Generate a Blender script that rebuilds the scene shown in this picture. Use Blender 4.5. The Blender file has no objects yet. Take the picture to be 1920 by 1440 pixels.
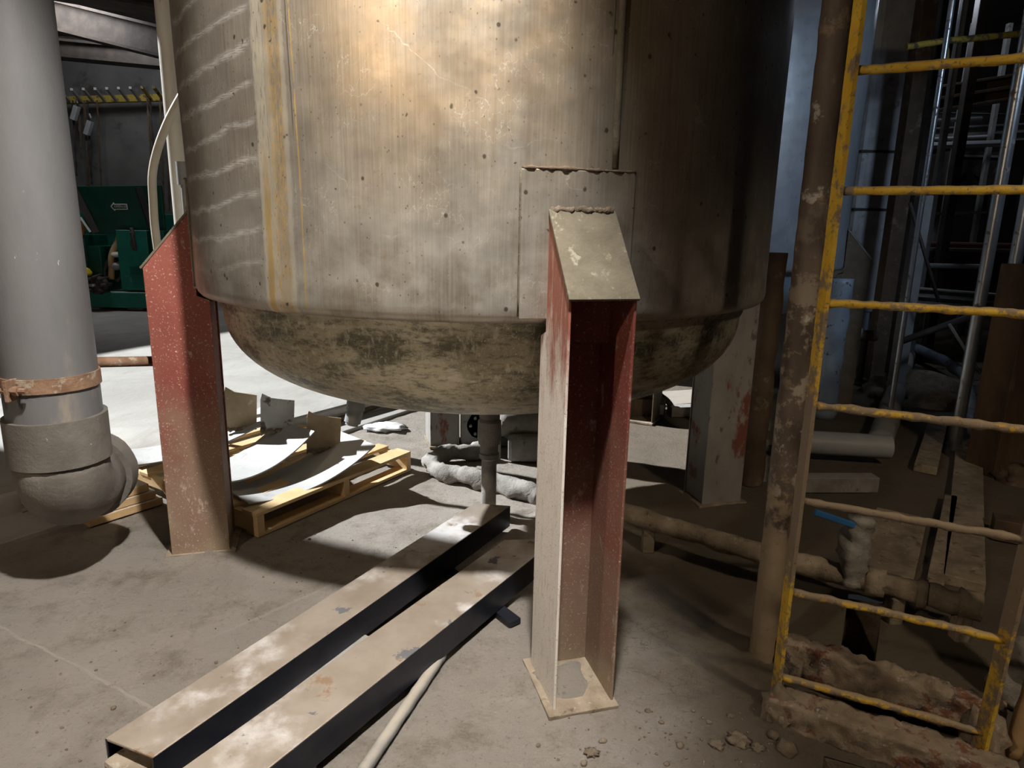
import bpy, bmesh, math, random
from mathutils import Vector, Matrix, noise
random.seed(7)
C = bpy.context.scene.collection
PI = math.pi
# ------------------------------------------------------------------ camera
F = 1253.0; PT = math.radians(12.92); RO = math.radians(1.15); H = 1.6
cp, sp, cr, sr = math.cos(PT), math.sin(PT), math.cos(RO), math.sin(RO)
fw = Vector((0, cp, -sp)); r0 = Vector((1, 0, 0)); u0 = Vector((0, sp, cp))
rt = r0*cr + u0*sr; up = u0*cr - r0*sr
def ray(x, y): return fw + rt*((x-960)/F) + up*(-(y-720)/F)
def G(x, y, z=0.0):
    d = ray(x, y); t = (z-H)/d.z; return Vector((d.x*t, d.y*t, z))
def Yp(x, y, Y):
    d = ray(x, y); t = Y/d.y; return Vector((d.x*t, Y, H+d.z*t))
cam = bpy.data.cameras.new('camera'); co = bpy.data.objects.new('camera', cam); C.objects.link(co)
cam.sensor_width = 36; cam.lens = F*36/1920; cam.clip_start = .05; cam.clip_end = 100
m3 = Matrix((rt, up, -fw)).transposed(); co.matrix_world = Matrix.Translation((0, 0, H)) @ m3.to_4x4()
bpy.context.scene.camera = co

# ------------------------------------------------------------------ node helpers
class V:
    def __init__(s, nt, sock): s.nt = nt; s.s = sock
    def _m(s, op, o, rev=False, c=False):
        n = s.nt.nodes.new('ShaderNodeMath'); n.operation = op; n.use_clamp = c
        a, b = (o, s) if rev else (s, o)
        for i, q in enumerate((a, b)):
            if q is None: continue
            if isinstance(q, V): s.nt.links.new(q.s, n.inputs[i])
            else: n.inputs[i].default_value = q
        return V(s.nt, n.outputs[0])
    def __add__(s, o): return s._m('ADD', o)
    def __sub__(s, o): return s._m('SUBTRACT', o)
    def __rsub__(s, o): return s._m('SUBTRACT', o, True)
    def __mul__(s, o): return s._m('MULTIPLY', o)
    def max(s, o): return s._m('MAXIMUM', o)
    def min(s, o): return s._m('MINIMUM', o)
    def frac(s): return s._m('FRACT', None)
    def sin(s): return s._m('SINE', None)
    def abs(s): return s._m('ABSOLUTE', None)
    def ss(s, a, b, lo=0.0, hi=1.0):
        n = s.nt.nodes.new('ShaderNodeMapRange'); n.interpolation_type = 'SMOOTHSTEP'
        s.nt.links.new(s.s, n.inputs[0])
        if a <= b: v = (a, b, lo, hi)
        else: v = (b, a, hi, lo)
        for i, q in enumerate(v): n.inputs[i+1].default_value = q
        return V(s.nt, n.outputs[0])
class Mat:
    def __init__(s, name):
        s.m = bpy.data.materials.new(name); s.m.use_nodes = True; s.nt = s.m.node_tree
        s.b = s.nt.nodes['Principled BSDF']; s.h = None
    def n(s, t): return s.nt.nodes.new(t)
    def l(s, a, b): s.nt.links.new(a, b)
    def coord(s, kind='Object', scale=(1, 1, 1)):
        t = s.n('ShaderNodeTexCoord'); mp = s.n('ShaderNodeMapping'); mp.inputs['Scale'].default_value = scale
        s.l(t.outputs[kind], mp.inputs[0]); return mp.outputs[0]
    def xyz(s, kind='Object'):
        t = s.n('ShaderNodeTexCoord'); x = s.n('ShaderNodeSeparateXYZ'); s.l(t.outputs[kind], x.inputs[0])
        return [V(s.nt, o) for o in x.outputs]
    def comb(s, a, b, c=0.0):
        x = s.n('ShaderNodeCombineXYZ')
        for i, q in enumerate((a, b, c)):
            if isinstance(q, V): s.l(q.s, x.inputs[i])
            else: x.inputs[i].default_value = q
        return x.outputs[0]
    def noise(s, vec, scale=5, detail=4, rough=.55, dist=0.0):
        t = s.n('ShaderNodeTexNoise'); s.l(vec, t.inputs['Vector']); t.inputs['Scale'].default_value = scale
        t.inputs['Detail'].default_value = detail; t.inputs['Roughness'].default_value = rough; t.inputs['Distortion'].default_value = dist
        return V(s.nt, t.outputs[0])
    def voro(s, vec, scale=5, rnd=1.0):
        t = s.n('ShaderNodeTexVoronoi'); s.l(vec, t.inputs['Vector']); t.inputs['Scale'].default_value = scale; t.inputs['Randomness'].default_value = rnd
        return V(s.nt, t.outputs[0])
    def mix(s, f, a, b):
        x = s.n('ShaderNodeMix'); x.data_type = 'RGBA'
        if isinstance(f, V): s.l(f.s, x.inputs[0])
        else: x.inputs[0].default_value = f
        for i, q in ((6, a), (7, b)):
            if isinstance(q, (tuple, list)): x.inputs[i].default_value = (*q[:3], 1)
            else: s.l(q, x.inputs[i])
        return x.outputs[2]
    def up(s):
        g = s.n('ShaderNodeNewGeometry'); x = s.n('ShaderNodeSeparateXYZ'); s.l(g.outputs['Normal'], x.inputs[0]); return V(s.nt, x.outputs[2])
    def bump(s, h, st=.3, d=.01):
        b = s.n('ShaderNodeBump'); b.inputs['Strength'].default_value = st; b.inputs['Distance'].default_value = d
        s.l(h.s, b.inputs['Height'])
        if s.h: s.l(s.h, b.inputs['Normal'])
        s.h = b.outputs[0]; s.l(s.h, s.b.inputs['Normal'])
    def out(s, col, rough=.6, metal=0.0):
        for k, q in (('Base Color', col), ('Roughness', rough), ('Metallic', metal)):
            if isinstance(q, V): s.l(q.s, s.b.inputs[k])
            elif isinstance(q, (tuple, list)): s.b.inputs[k].default_value = (*q[:3], 1)
            elif isinstance(q, (int, float)): s.b.inputs[k].default_value = q
            else: s.l(q, s.b.inputs[k])
        return s.m
MUD = (.30, .235, .165); MUD2 = (.17, .125, .08); DUST = (.40, .345, .28)
def simple(name, a, b, scale=6, rough=.6, metal=0.0, bump=.3, bs=60, stretch=(1, 1, 1), patches=(), dust=None, dustamt=.8):
    """two-tone noise base + thresholded patches [(colour, scale, lo, hi)] + settled dust on upward faces"""
    m = Mat(name); v = m.coord('Object', stretch)
    col = m.mix(m.noise(v, scale, 6, .6).ss(.3, .7), a, b); rr = None
    for (c, sc, lo, hi) in patches:
        k = m.noise(v, sc, 8, .65).ss(lo, hi); col = m.mix(k, col, c)
        rr = k if rr is None else rr.max(k)
    if dust:
        k = m.up().ss(.25, .85)*(m.noise(m.coord(), 9, 6).ss(.15, .5))*dustamt
        col = m.mix(k, col, dust); rr = k if rr is None else rr.max(k)
    if bump: m.bump(m.noise(v, bs, 8, .7), bump, .01)
    return m.out(col, rr*(.92-rough)+rough if rr is not None and rough < .85 else rough, (1.0-rr)*metal if (rr is not None and metal) else metal)

# ------------------------------------------------------------------ mesh helpers
def grid(bm, rows, close_u=False, close_v=False, flip=False):
    vs = [[bm.verts.new(p) for p in r] for r in rows]; R = len(vs); K = len(vs[0])
    for i in range(R if close_v else R-1):
        for j in range(K if close_u else K-1):
            q = (vs[i][j], vs[i][(j+1) % K], vs[(i+1) % R][(j+1) % K], vs[(i+1) % R][j])
            try: bm.faces.new(q[::-1] if flip else q)
            except ValueError: pass
    return vs
def hexa(bm, p):     # p: 4 bottom, 4 top (same winding)
    v = [bm.verts.new(q) for q in p]
    for f in ((3, 2, 1, 0), (4, 5, 6, 7), (0, 1, 5, 4), (1, 2, 6, 5), (2, 3, 7, 6), (3, 0, 4, 7)): bm.faces.new([v[i] for i in f])
def box(bm, c, s, M=None):
    c = Vector(c); a, b, d = s[0]/2, s[1]/2, s[2]/2
    P = [Vector(q) for q in ((-a, -b, -d), (a, -b, -d), (a, b, -d), (-a, b, -d), (-a, -b, d), (a, -b, d), (a, b, d), (-a, b, d))]
    if M is not None: P = [M @ q for q in P]
    hexa(bm, [q+c for q in P])
def frame(d, upv=Vector((0, 0, 1))):
    d = d.normalized()
    if abs(d.dot(upv)) > .98: upv = Vector((0, 1, 0))
    s = d.cross(upv).normalized(); return s, s.cross(d).normalized()
def bar(bm, p0, p1, w, h, upv=Vector((0, 0, 1))):
    p0, p1 = Vector(p0), Vector(p1); s, u = frame(p1-p0, upv); s = s*w/2; u = u*h/2
    hexa(bm, [p0-s-u, p0+s-u, p1+s-u, p1-s-u, p0-s+u, p0+s+u, p1+s+u, p1-s+u])
def prism(bm, poly, off):
    off = Vector(off); a = [bm.verts.new(p) for p in poly]; b = [bm.verts.new(Vector(p)+off) for p in poly]; n = len(a)
    bm.faces.new(a[::-1]); bm.faces.new(b)
    for i in range(n): bm.faces.new((a[i], a[(i+1) % n], b[(i+1) % n], b[i]))
def smooth_path(pts, k=6):
    P = [Vector(p) for p in pts]; out = []
    for i in range(len(P)-1):
        a = P[max(i-1, 0)]; b = P[i]; c = P[i+1]; d = P[min(i+2, len(P)-1)]
        for j in range(k):
            t = j/k; out.append(.5*((2*b)+(c-a)*t+(2*a-5*b+4*c-d)*t*t+(3*b-a-3*c+d)*t**3))
    return out+[P[-1]]
def sweep(bm, pts, sec, lump=0.0, lf=12.0, step=None, cap=True, rad=None):
    P = [Vector(p) for p in pts]
    if step:
        Q = [P[0]]
        for a, b in zip(P, P[1:]):
            n = max(1, int((b-a).length/step))
            Q += [a.lerp(b, (i+1)/n) for i in range(n)]
        P = Q
    rows = []; s, u = frame(P[1]-P[0])
    for i, p in enumerate(P):
        d = (P[min(i+1, len(P)-1)]-P[max(i-1, 0)]).normalized()
        s = (s-d*s.dot(d)).normalized(); u = s.cross(d).normalized()
        k = rad(i/(len(P)-1)) if rad else 1.0; row = []
        for (x, y) in sec:
            o = s*x*k+u*y*k; q = p+o
            if lump: q = q+o.normalized()*(noise.noise(q*lf)*lump+noise.noise(q*lf*3)*lump*.5+abs(noise.noise(q*lf*.5))*lump)
            row.append(q)
        rows.append(row)
    vs = grid(bm, rows, close_u=True)
    if cap: bm.faces.new(vs[0][::-1]); bm.faces.new(vs[-1])
def circ(r, n=16, r2=None): return [(r*math.cos(2*PI*i/n), (r2 or r)*math.sin(2*PI*i/n)) for i in range(n)]
def rect(w, h, n=5):
    o = []
    for (a, b) in (((w/2, -h/2), (w/2, h/2)), ((w/2, h/2), (-w/2, h/2)), ((-w/2, h/2), (-w/2, -h/2)), ((-w/2, -h/2), (w/2, -h/2))):
        o += [(a[0]+(b[0]-a[0])*i/n, a[1]+(b[1]-a[1])*i/n) for i in range(n)]
    return o
def tube(bm, pts, r, n=14, **k): sweep(bm, pts, circ(r, n), **k)
def lathe(bm, prof, c, n=96, cap=False):
    c = Vector(c)
    rows = [[c+Vector((r*math.sin(2*PI*j/n), -r*math.cos(2*PI*j/n), z)) for j in range(n)] for r, z in prof]
    return grid(bm, rows, close_u=True)
def obj(name, bm, m, parent=None, smooth=False, bevel=0.0):
    bmesh.ops.recalc_face_normals(bm, faces=bm.faces[:])
    me = bpy.data.meshes.new(name)
    if parent is None:
        xs = [v.co for v in bm.verts]
        o0 = Vector(((min(v.x for v in xs)+max(v.x for v in xs))/2, (min(v.y for v in xs)+max(v.y for v in xs))/2, min(v.z for v in xs)))
        for v in bm.verts: v.co -= o0
    bm.to_mesh(me); bm.free(); me.materials.append(m)
    o = bpy.data.objects.new(name, me); C.objects.link(o)
    if parent is None: o.location = o0
    else:
        r = parent
        o.parent = r; o.matrix_parent_inverse = WM(r).inverted()
    if smooth:
        for p in me.polygons: p.use_smooth = True
        if smooth == 2:
            md = o.modifiers.new('es', 'EDGE_SPLIT'); md.split_angle = math.radians(40)
    if bevel:
        md = o.modifiers.new('bv', 'BEVEL'); md.width = bevel; md.segments = 2; md.limit_method = 'ANGLE'
    return o
def WM(o):
    b = Matrix.LocRotScale(o.location, o.rotation_euler, o.scale)
    return (WM(o.parent) @ o.matrix_parent_inverse @ b) if o.parent else b
def B(): return bmesh.new()
def tag(o, label, cat, group=None, kind=None):
    o['label'] = label; o['category'] = cat
    if group: o['group'] = group
    if kind: o['kind'] = kind
    return o
def thing(name, loc, label, cat, group=None):
    o = bpy.data.objects.new(name, None); C.objects.link(o); o.location = loc; o.empty_display_size = .1
    return tag(o, label, cat, group)
def struct(name, bm, m, **k):
    o = obj(name, bm, m, **k); o['kind'] = 'structure'; return o
def part(name, fn, m, parent, *a, **k):
    bm = B(); fn(bm, *a); return obj(name, bm, m, parent, **k)

# ------------------------------------------------------------------ materials
def floor_mat():
    m = Mat('muddy_floor'); v = m.coord('Object')
    big = m.noise(v, .9, 5, .6); col = m.mix(big.ss(.3, .7), (.43, .38, .325), (.56, .50, .435))
    col = m.mix(m.noise(v, 5, 8, .65).ss(.45, .75)*.7, col, (.22, .175, .125))
    col = m.mix(m.noise(v, 2.2, 6, .6, .6).ss(.55, .7)*.55, col, (.50, .46, .41))
    def seam(p, q, w_):
        global _x
        p = (p.x, p.y-7.5); q = (q.x, q.y-7.5); L_ = math.hypot(q[0]-p[0], q[1]-p[1]); a_, b_ = (q[0]-p[0])/L_, (q[1]-p[1])/L_
        X_, Y__, Z_ = m.xyz(); wob = (m.noise(v, 4, 3)-.5)*.04
        t_ = (X_-p[0])*a_+(Y__-p[1])*b_; d_ = ((X_-p[0])*-b_+(Y__-p[1])*a_+wob).abs()
        return d_.ss(w_, w_*.3)*t_.ss(-.3, 0)*t_.ss(L_+.3, L_)
    sm1 = seam(G(-60, 1140), G(290, 1328), .009); sm2 = seam(G(470, 1160), G(760, 1035), .014)
    col = m.mix(sm1.max(sm2*.6)*.6, col, (.60, .55, .49))
    col = m.mix(m.noise(v, 90, 6, .75).ss(.5, .68)*.45, col, (.55, .50, .43)); col = m.mix(m.noise(v, 55, 8, .75).ss(.56, .68)*.55, col, (.17, .13, .09))
    sp_ = m.voro(v, 42).ss(.22, .1)*m.noise(v, 4, 3).ss(.45, .7)
    col = m.mix(sp_*.6, col, (.16, .12, .08))
    x, y, z = m.xyz(); wet_shade = (x+m.noise(v, 1.6, 6, .6)*1.2).ss(.85, 1.5); col = m.mix(wet_shade*.8, col, (.16, .118, .07))  # wet mud on the right, deepened to paint in the front leg's shade
    cr_ = m.noise(v, 3, 6, .6).ss(.492, .5)*m.noise(v, 3, 6, .6).ss(.508, .5)*m.noise(v, .8, 2).ss(.5, .6)
    col = m.mix(cr_*.6, col, (.17, .135, .10))
    m.bump(m.noise(v, 7, 8, .65), .8, .045); m.bump(m.noise(v, 38, 10, .8), 1.0, .03); m.bump(sm1*-1.0, .5, .01)
    m.bump(m.voro(v, 60)*m.noise(v, 5, 3).ss(.4, .65), .35, .01)
    return m.out(col, .88, 0)
def slab_mat():
    m = Mat('worn_concrete'); v = m.coord('Object', (1, 1, 1))
    col = m.mix(m.noise(v, 1.2, 8, .65, .5).ss(.35, .7), (.34, .325, .295), (.45, .435, .405))
    col = m.mix(m.noise(m.coord('Object', (1, .35, 1)), 5, 8, .6, 1.0).ss(.5, .7)*.5, col, (.28, .26, .225))
    m.bump(m.noise(v, 14, 8, .65), .35, .01)
    return m.out(col, .7, 0)
TC = Vector((-.149, 3.532, 0)); TR = 1.377; RZ = 1.30
def shell_mat(cool=False):
    m = Mat('brushed_steel_shell' if not cool else 'cool_lit_steel_shell'); u, v, w = m.xyz('UV')      # u: degrees/10 round the tank, v: height in metres
    c1 = m.comb(u*.24, v*.35); c2 = m.comb(u*6.0, v*.5); c3 = m.comb(u*.3, v*8.0); iso = m.comb(u*.24, v)
    g = m.noise(c2, 6, 8, .7); big = m.noise(iso, 1.6, 4, .55)
    col = m.mix(big.ss(.3, .7), (.235, .20, .15), (.38, .34, .29))
    col = m.mix(m.noise(c1, 5, 6, .6).ss(.5, .75)*.5, col, (.30, .24, .17))
    col = m.mix(g.ss(.35, .75)*.28, col, (.66, .63, .57))
    col = m.mix(m.noise(c3, 22, 6, .7).ss(.52, .75)*.25, col, (.24, .19, .13))
    col = m.mix(m.noise(m.comb(u*2.2, v*.35), 5, 8, .7).ss(.52, .68)*.45, col, (.25, .19, .125))
    warm_glow = v.ss(1.55, 2.2)*u.abs().ss(3.2, .4)*m.noise(iso, 2.4, 6, .6).ss(.3, .6); col = m.mix(warm_glow*.5, col, (.56, .38, .20))  # warm lamp glow painted into the shell's upper middle
    col = m.mix(m.noise(iso, 38, 8, .8).ss(.54, .66)*.35, col, (.20, .15, .10)); col = m.mix(m.noise(m.comb(u*9.0, v*3.0), 9, 6, .7).ss(.6, .7)*.3, col, (.75, .71, .63))
    # wiped dusty zone along the lower rim
    low = v.ss(1.95, 1.32)*(m.noise(iso, 6, 8, .65).ss(.35, .62))
    col = m.mix(low*.55, col, (.60, .575, .52))
    # swirl-brushed finish on the left strip and around the pad
    n1 = m.noise(m.comb(u*.5, v*3.0), 2.5, 3, .5)
    ph = v*8.6+((u+5.6)*.55)._m('POWER', 2.0)*-.28+n1*.55
    sw = (ph.frac()-.5).abs().ss(.17, 0)
    fine = m.noise(m.comb(u*1.0, v*60.0), 5, 4, .6).ss(.35, .6)
    left = u.ss(-3.1, -3.35)*u.ss(-6.4, -5.6)*v.ss(1.38, 1.52)
    sw2 = (((m.comb, 0) and (u*.9+v*5.2+n1*2.2)).frac()-.5).abs().ss(.045, 0)*m.noise(iso, 3.2, 3).ss(.53, .66)
    sww = (sw*left*fine).max(sw2*fine*.5*u.ss(-2.6, -2.2))
    if not cool: col = m.mix(sww*.85, col, (.88, .85, .80))
    # scratches
    scn = m.noise(m.comb(u*.5+v*.9, v*1.6-u*.35), 9, 6, .5, .4)
    scr = (scn-.5).abs().ss(.006, .001)*m.noise(iso, 4, 2).ss(.5, .62)
    col = m.mix(scr*.5, col, (.80, .77, .70))
    if not cool:
        wob = m.noise(m.comb(u*.6, v*1.3), 5, 3, .5)*.16-.08; ed = m.noise(m.comb(u*8.0, v*6.0), 4, 6, .7)
        def streak(a, b, s=.05): 
            q = u+wob*.5+ (ed-.5)*.10
            return q.ss(a-s, a)*q.ss(b+s, b)
        pal = (streak(-3.13, -2.96)*m.noise(m.comb(u*9.0, v*2.5), 5, 6, .7).ss(.33, .5)).max(streak(-2.62, -2.58)*.6).max(streak(-2.92, -2.86)*.7)
        grit = m.noise(m.comb(u*6.0, v*3.5), 7, 8, .75); slit = m.noise(m.comb(u*14.0, v*.9), 3, 3).ss(.40, .52); yel = streak(-2.88, -2.66)*grit.ss(.42, .56)*(slit*.6+.4); yel2 = streak(-3.06, -2.99)*v.ss(1.95, 1.6)
        thin = (u+(v*.06)+wob*.15+(ed-.5)*.03)
        th = (thin+2.30).abs().ss(.018, .008)*m.noise(iso, 12, 4).ss(.35, .5)
        blk = (thin+2.36).abs().ss(.016, .006)*v.ss(1.86, 1.95)
        col = m.mix(pal*.85, col, (.70, .63, .50)); col = m.mix((yel.max(yel2))*.9, col, (.62, .42, .17)); col = m.mix(th*.85, col, (.68, .46, .18))
        col = m.mix(blk*.7, col, (.10, .07, .05))
        dk = streak(-3.0, -2.6)*m.noise(m.comb(u*3.0, v*2.2), 9, 6, .7).ss(.60, .68); col = m.mix(dk*.7, col, (.16, .10, .06))
        # thin dribbles
        dr = m.noise(m.comb(u*3.2, v*.16), 5, 2, .5).ss(.70, .74)*m.noise(m.comb(u*2.0, v*.8), 2, 3).ss(.45, .6)
        col = m.mix(dr*.4, col, (.22, .15, .09))
    # splashed dark specks
    sv = m.voro(m.comb(u*.24, v*.85), 17); sel = m.noise(iso, 26, 1).ss(.50, .56)
    sk = sv.ss(.15, .08)*sel
    sv2 = m.voro(m.comb(u*.24, v*.8, 3.3), 48).ss(.16, .08)*m.noise(iso, 7, 4).ss(.46, .58)
    col = m.mix(sk.max(sv2*.7)*.85, col, (.07, .045, .03))
    if cool: col = m.mix(.55, col, (.32, .40, .50))  # bluish cast of the cool light painted into the steel
    m.bump(g, .12, .003); m.bump(m.noise(iso, 3.5, 3, .5), .25, .02)
    ro = (m.noise(iso, 8, 6).ss(.3, .7)*.16+.34)+sww*-.08
    return m.out(col, ro, .62 if not cool else .3)
def dish_mat():
    m = Mat('dirt_mottled_steel'); v = m.coord('Object'); vs = m.coord('Object', (1, 1, .35)); vh = m.coord('Object', (1, 1, 2.6))
    col = m.mix(m.noise(v, 2.4, 6, .6).ss(.35, .65), (.33, .29, .20), (.58, .53, .40))
    col = m.mix(m.noise(vh, 3.4, 10, .72, .1).ss(.47, .60)*.85, col, (.085, .085, .058)); col = m.mix(m.noise(m.coord('Object', (1, 1, 3)), 22, 8, .75).ss(.5, .62)*.7, col, (.12, .11, .075))
    col = m.mix(m.noise(vs, 45, 8, .75).ss(.5, .66)*.75, col, (.58, .53, .42))
    col = m.mix(m.noise(v, 130, 3, .6).ss(.62, .7)*.7, col, (.75, .71, .62))
    col = m.mix(m.noise(vh, 4.5, 4, .6).ss(.62, .70)*.6, col, (.72, .68, .60))
    m.bump(m.noise(v, 70, 8, .7), .3, .006)
    return m.out(col, .48, .55)
def red_mat():
    m = Mat('red_primer_steel'); v = m.coord('Object'); x, y, z = m.xyz()
    col = m.mix(m.noise(v, 3, 6).ss(.3, .7), (.17, .040, .028), (.235, .062, .044))
    wz = z+(m.noise(v, 5, 5).ss(.2, .8)*.5)
    col = m.mix(wz.ss(1.35, .45)*.85, col, (.235, .165, .115))       # mud splashed up from the floor
    col = m.mix(wz.ss(.55, .2)*.8, col, (.29, .225, .15))
    col = m.mix(m.noise(m.coord('Object', (1, 1, .5)), 14, 8, .7).ss(.60, .68)*.6, col, (.55, .44, .38))
    col = m.mix(m.noise(v, 120, 3, .6).ss(.60, .66)*.5, col, (.58, .45, .38))
    col = m.mix(m.voro(v, 30).ss(.12, .05)*m.noise(v, 12, 2).ss(.55, .6)*.7, col, (.66, .58, .52))
    col = m.mix(m.up().ss(.4, .8)*.92, col, (.235, .20, .15))
    m.bump(m.noise(v, 90, 6, .7), .2, .004)
    return m.out(col, .66, 0)
def lit_flange():
    m = Mat('lit_red_steel'); v = m.coord('Object'); x, y, z = m.xyz()
    col = m.mix(m.noise(v, 6, 6).ss(.3, .7), (.30, .10, .07), (.36, .13, .09))
    st = z+m.noise(m.coord('Object', (1, 1, .3)), 9, 8, .75)*.9
    col = m.mix(st.ss(1.80, 1.50)*.93, col, (.90, .85, .78))  # bright light on the lower flange, painted in as white
    col = m.mix(m.noise(v, 110, 4, .7).ss(.60, .66)*.7, col, (.20, .14, .10))
    col = m.mix(m.noise(m.coord('Object', (3, 3, .4)), 20, 6, .7).ss(.52, .66)*.5, col, (.55, .42, .36))
    m.bump(m.noise(v, 90, 6, .7), .3, .004)
    return m.out(col, .7, 0)
def ladder_mat():
    m = Mat('muddy_yellow_paint'); v = m.coord('Object'); x, y, z = m.xyz()
    col = m.mix(m.noise(v, 20, 5).ss(.35, .65), (.66, .40, .03), (.72, .48, .05))
    k = (m.noise(v, 16, 8, .72)+z.ss(1.25, .85)*.24-z.ss(1.3, 1.7)*.05-z.ss(.66, .46)*.235)
    col = m.mix(k.ss(.47, .56), col, (.26, .20, .14)); col = m.mix(m.noise(v, 60, 6, .7).ss(.58, .66)*.7, col, (.10, .07, .045))
    k2 = m.up().ss(.4, .9); col = m.mix(k2*.8, col, (.34, .27, .19))
    m.bump(m.noise(v, 90, 6, .7), .5, .006)
    return m.out(col, .6, 0)
def pole_mat():
    m = Mat('mud_stained_pipe'); v = m.coord('Object'); x, y, z = m.xyz()
    col = m.mix(m.noise(m.coord('Object', (1, 1, .25)), 9, 6).ss(.35, .65), (.075, .055, .042), (.13, .10, .08))
    k = m.noise(v, 11, 8, .68)
    col = m.mix(k.ss(.50, .57)*z.ss(1.9, 1.2)*.9, col, (.33, .28, .22))
    col = m.mix((m.noise(v, 7, 8, .7)+z.ss(.95, .1)*.3).ss(.56, .66)*.9, col, (.27, .205, .135))
    col = m.mix(m.noise(v, 9, 6, .7).ss(.60, .67)*.7*z.ss(.5, .7), col, (.55, .52, .47))
    m.bump(k, .5, .012)
    return m.out(col, .6, 0)
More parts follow.
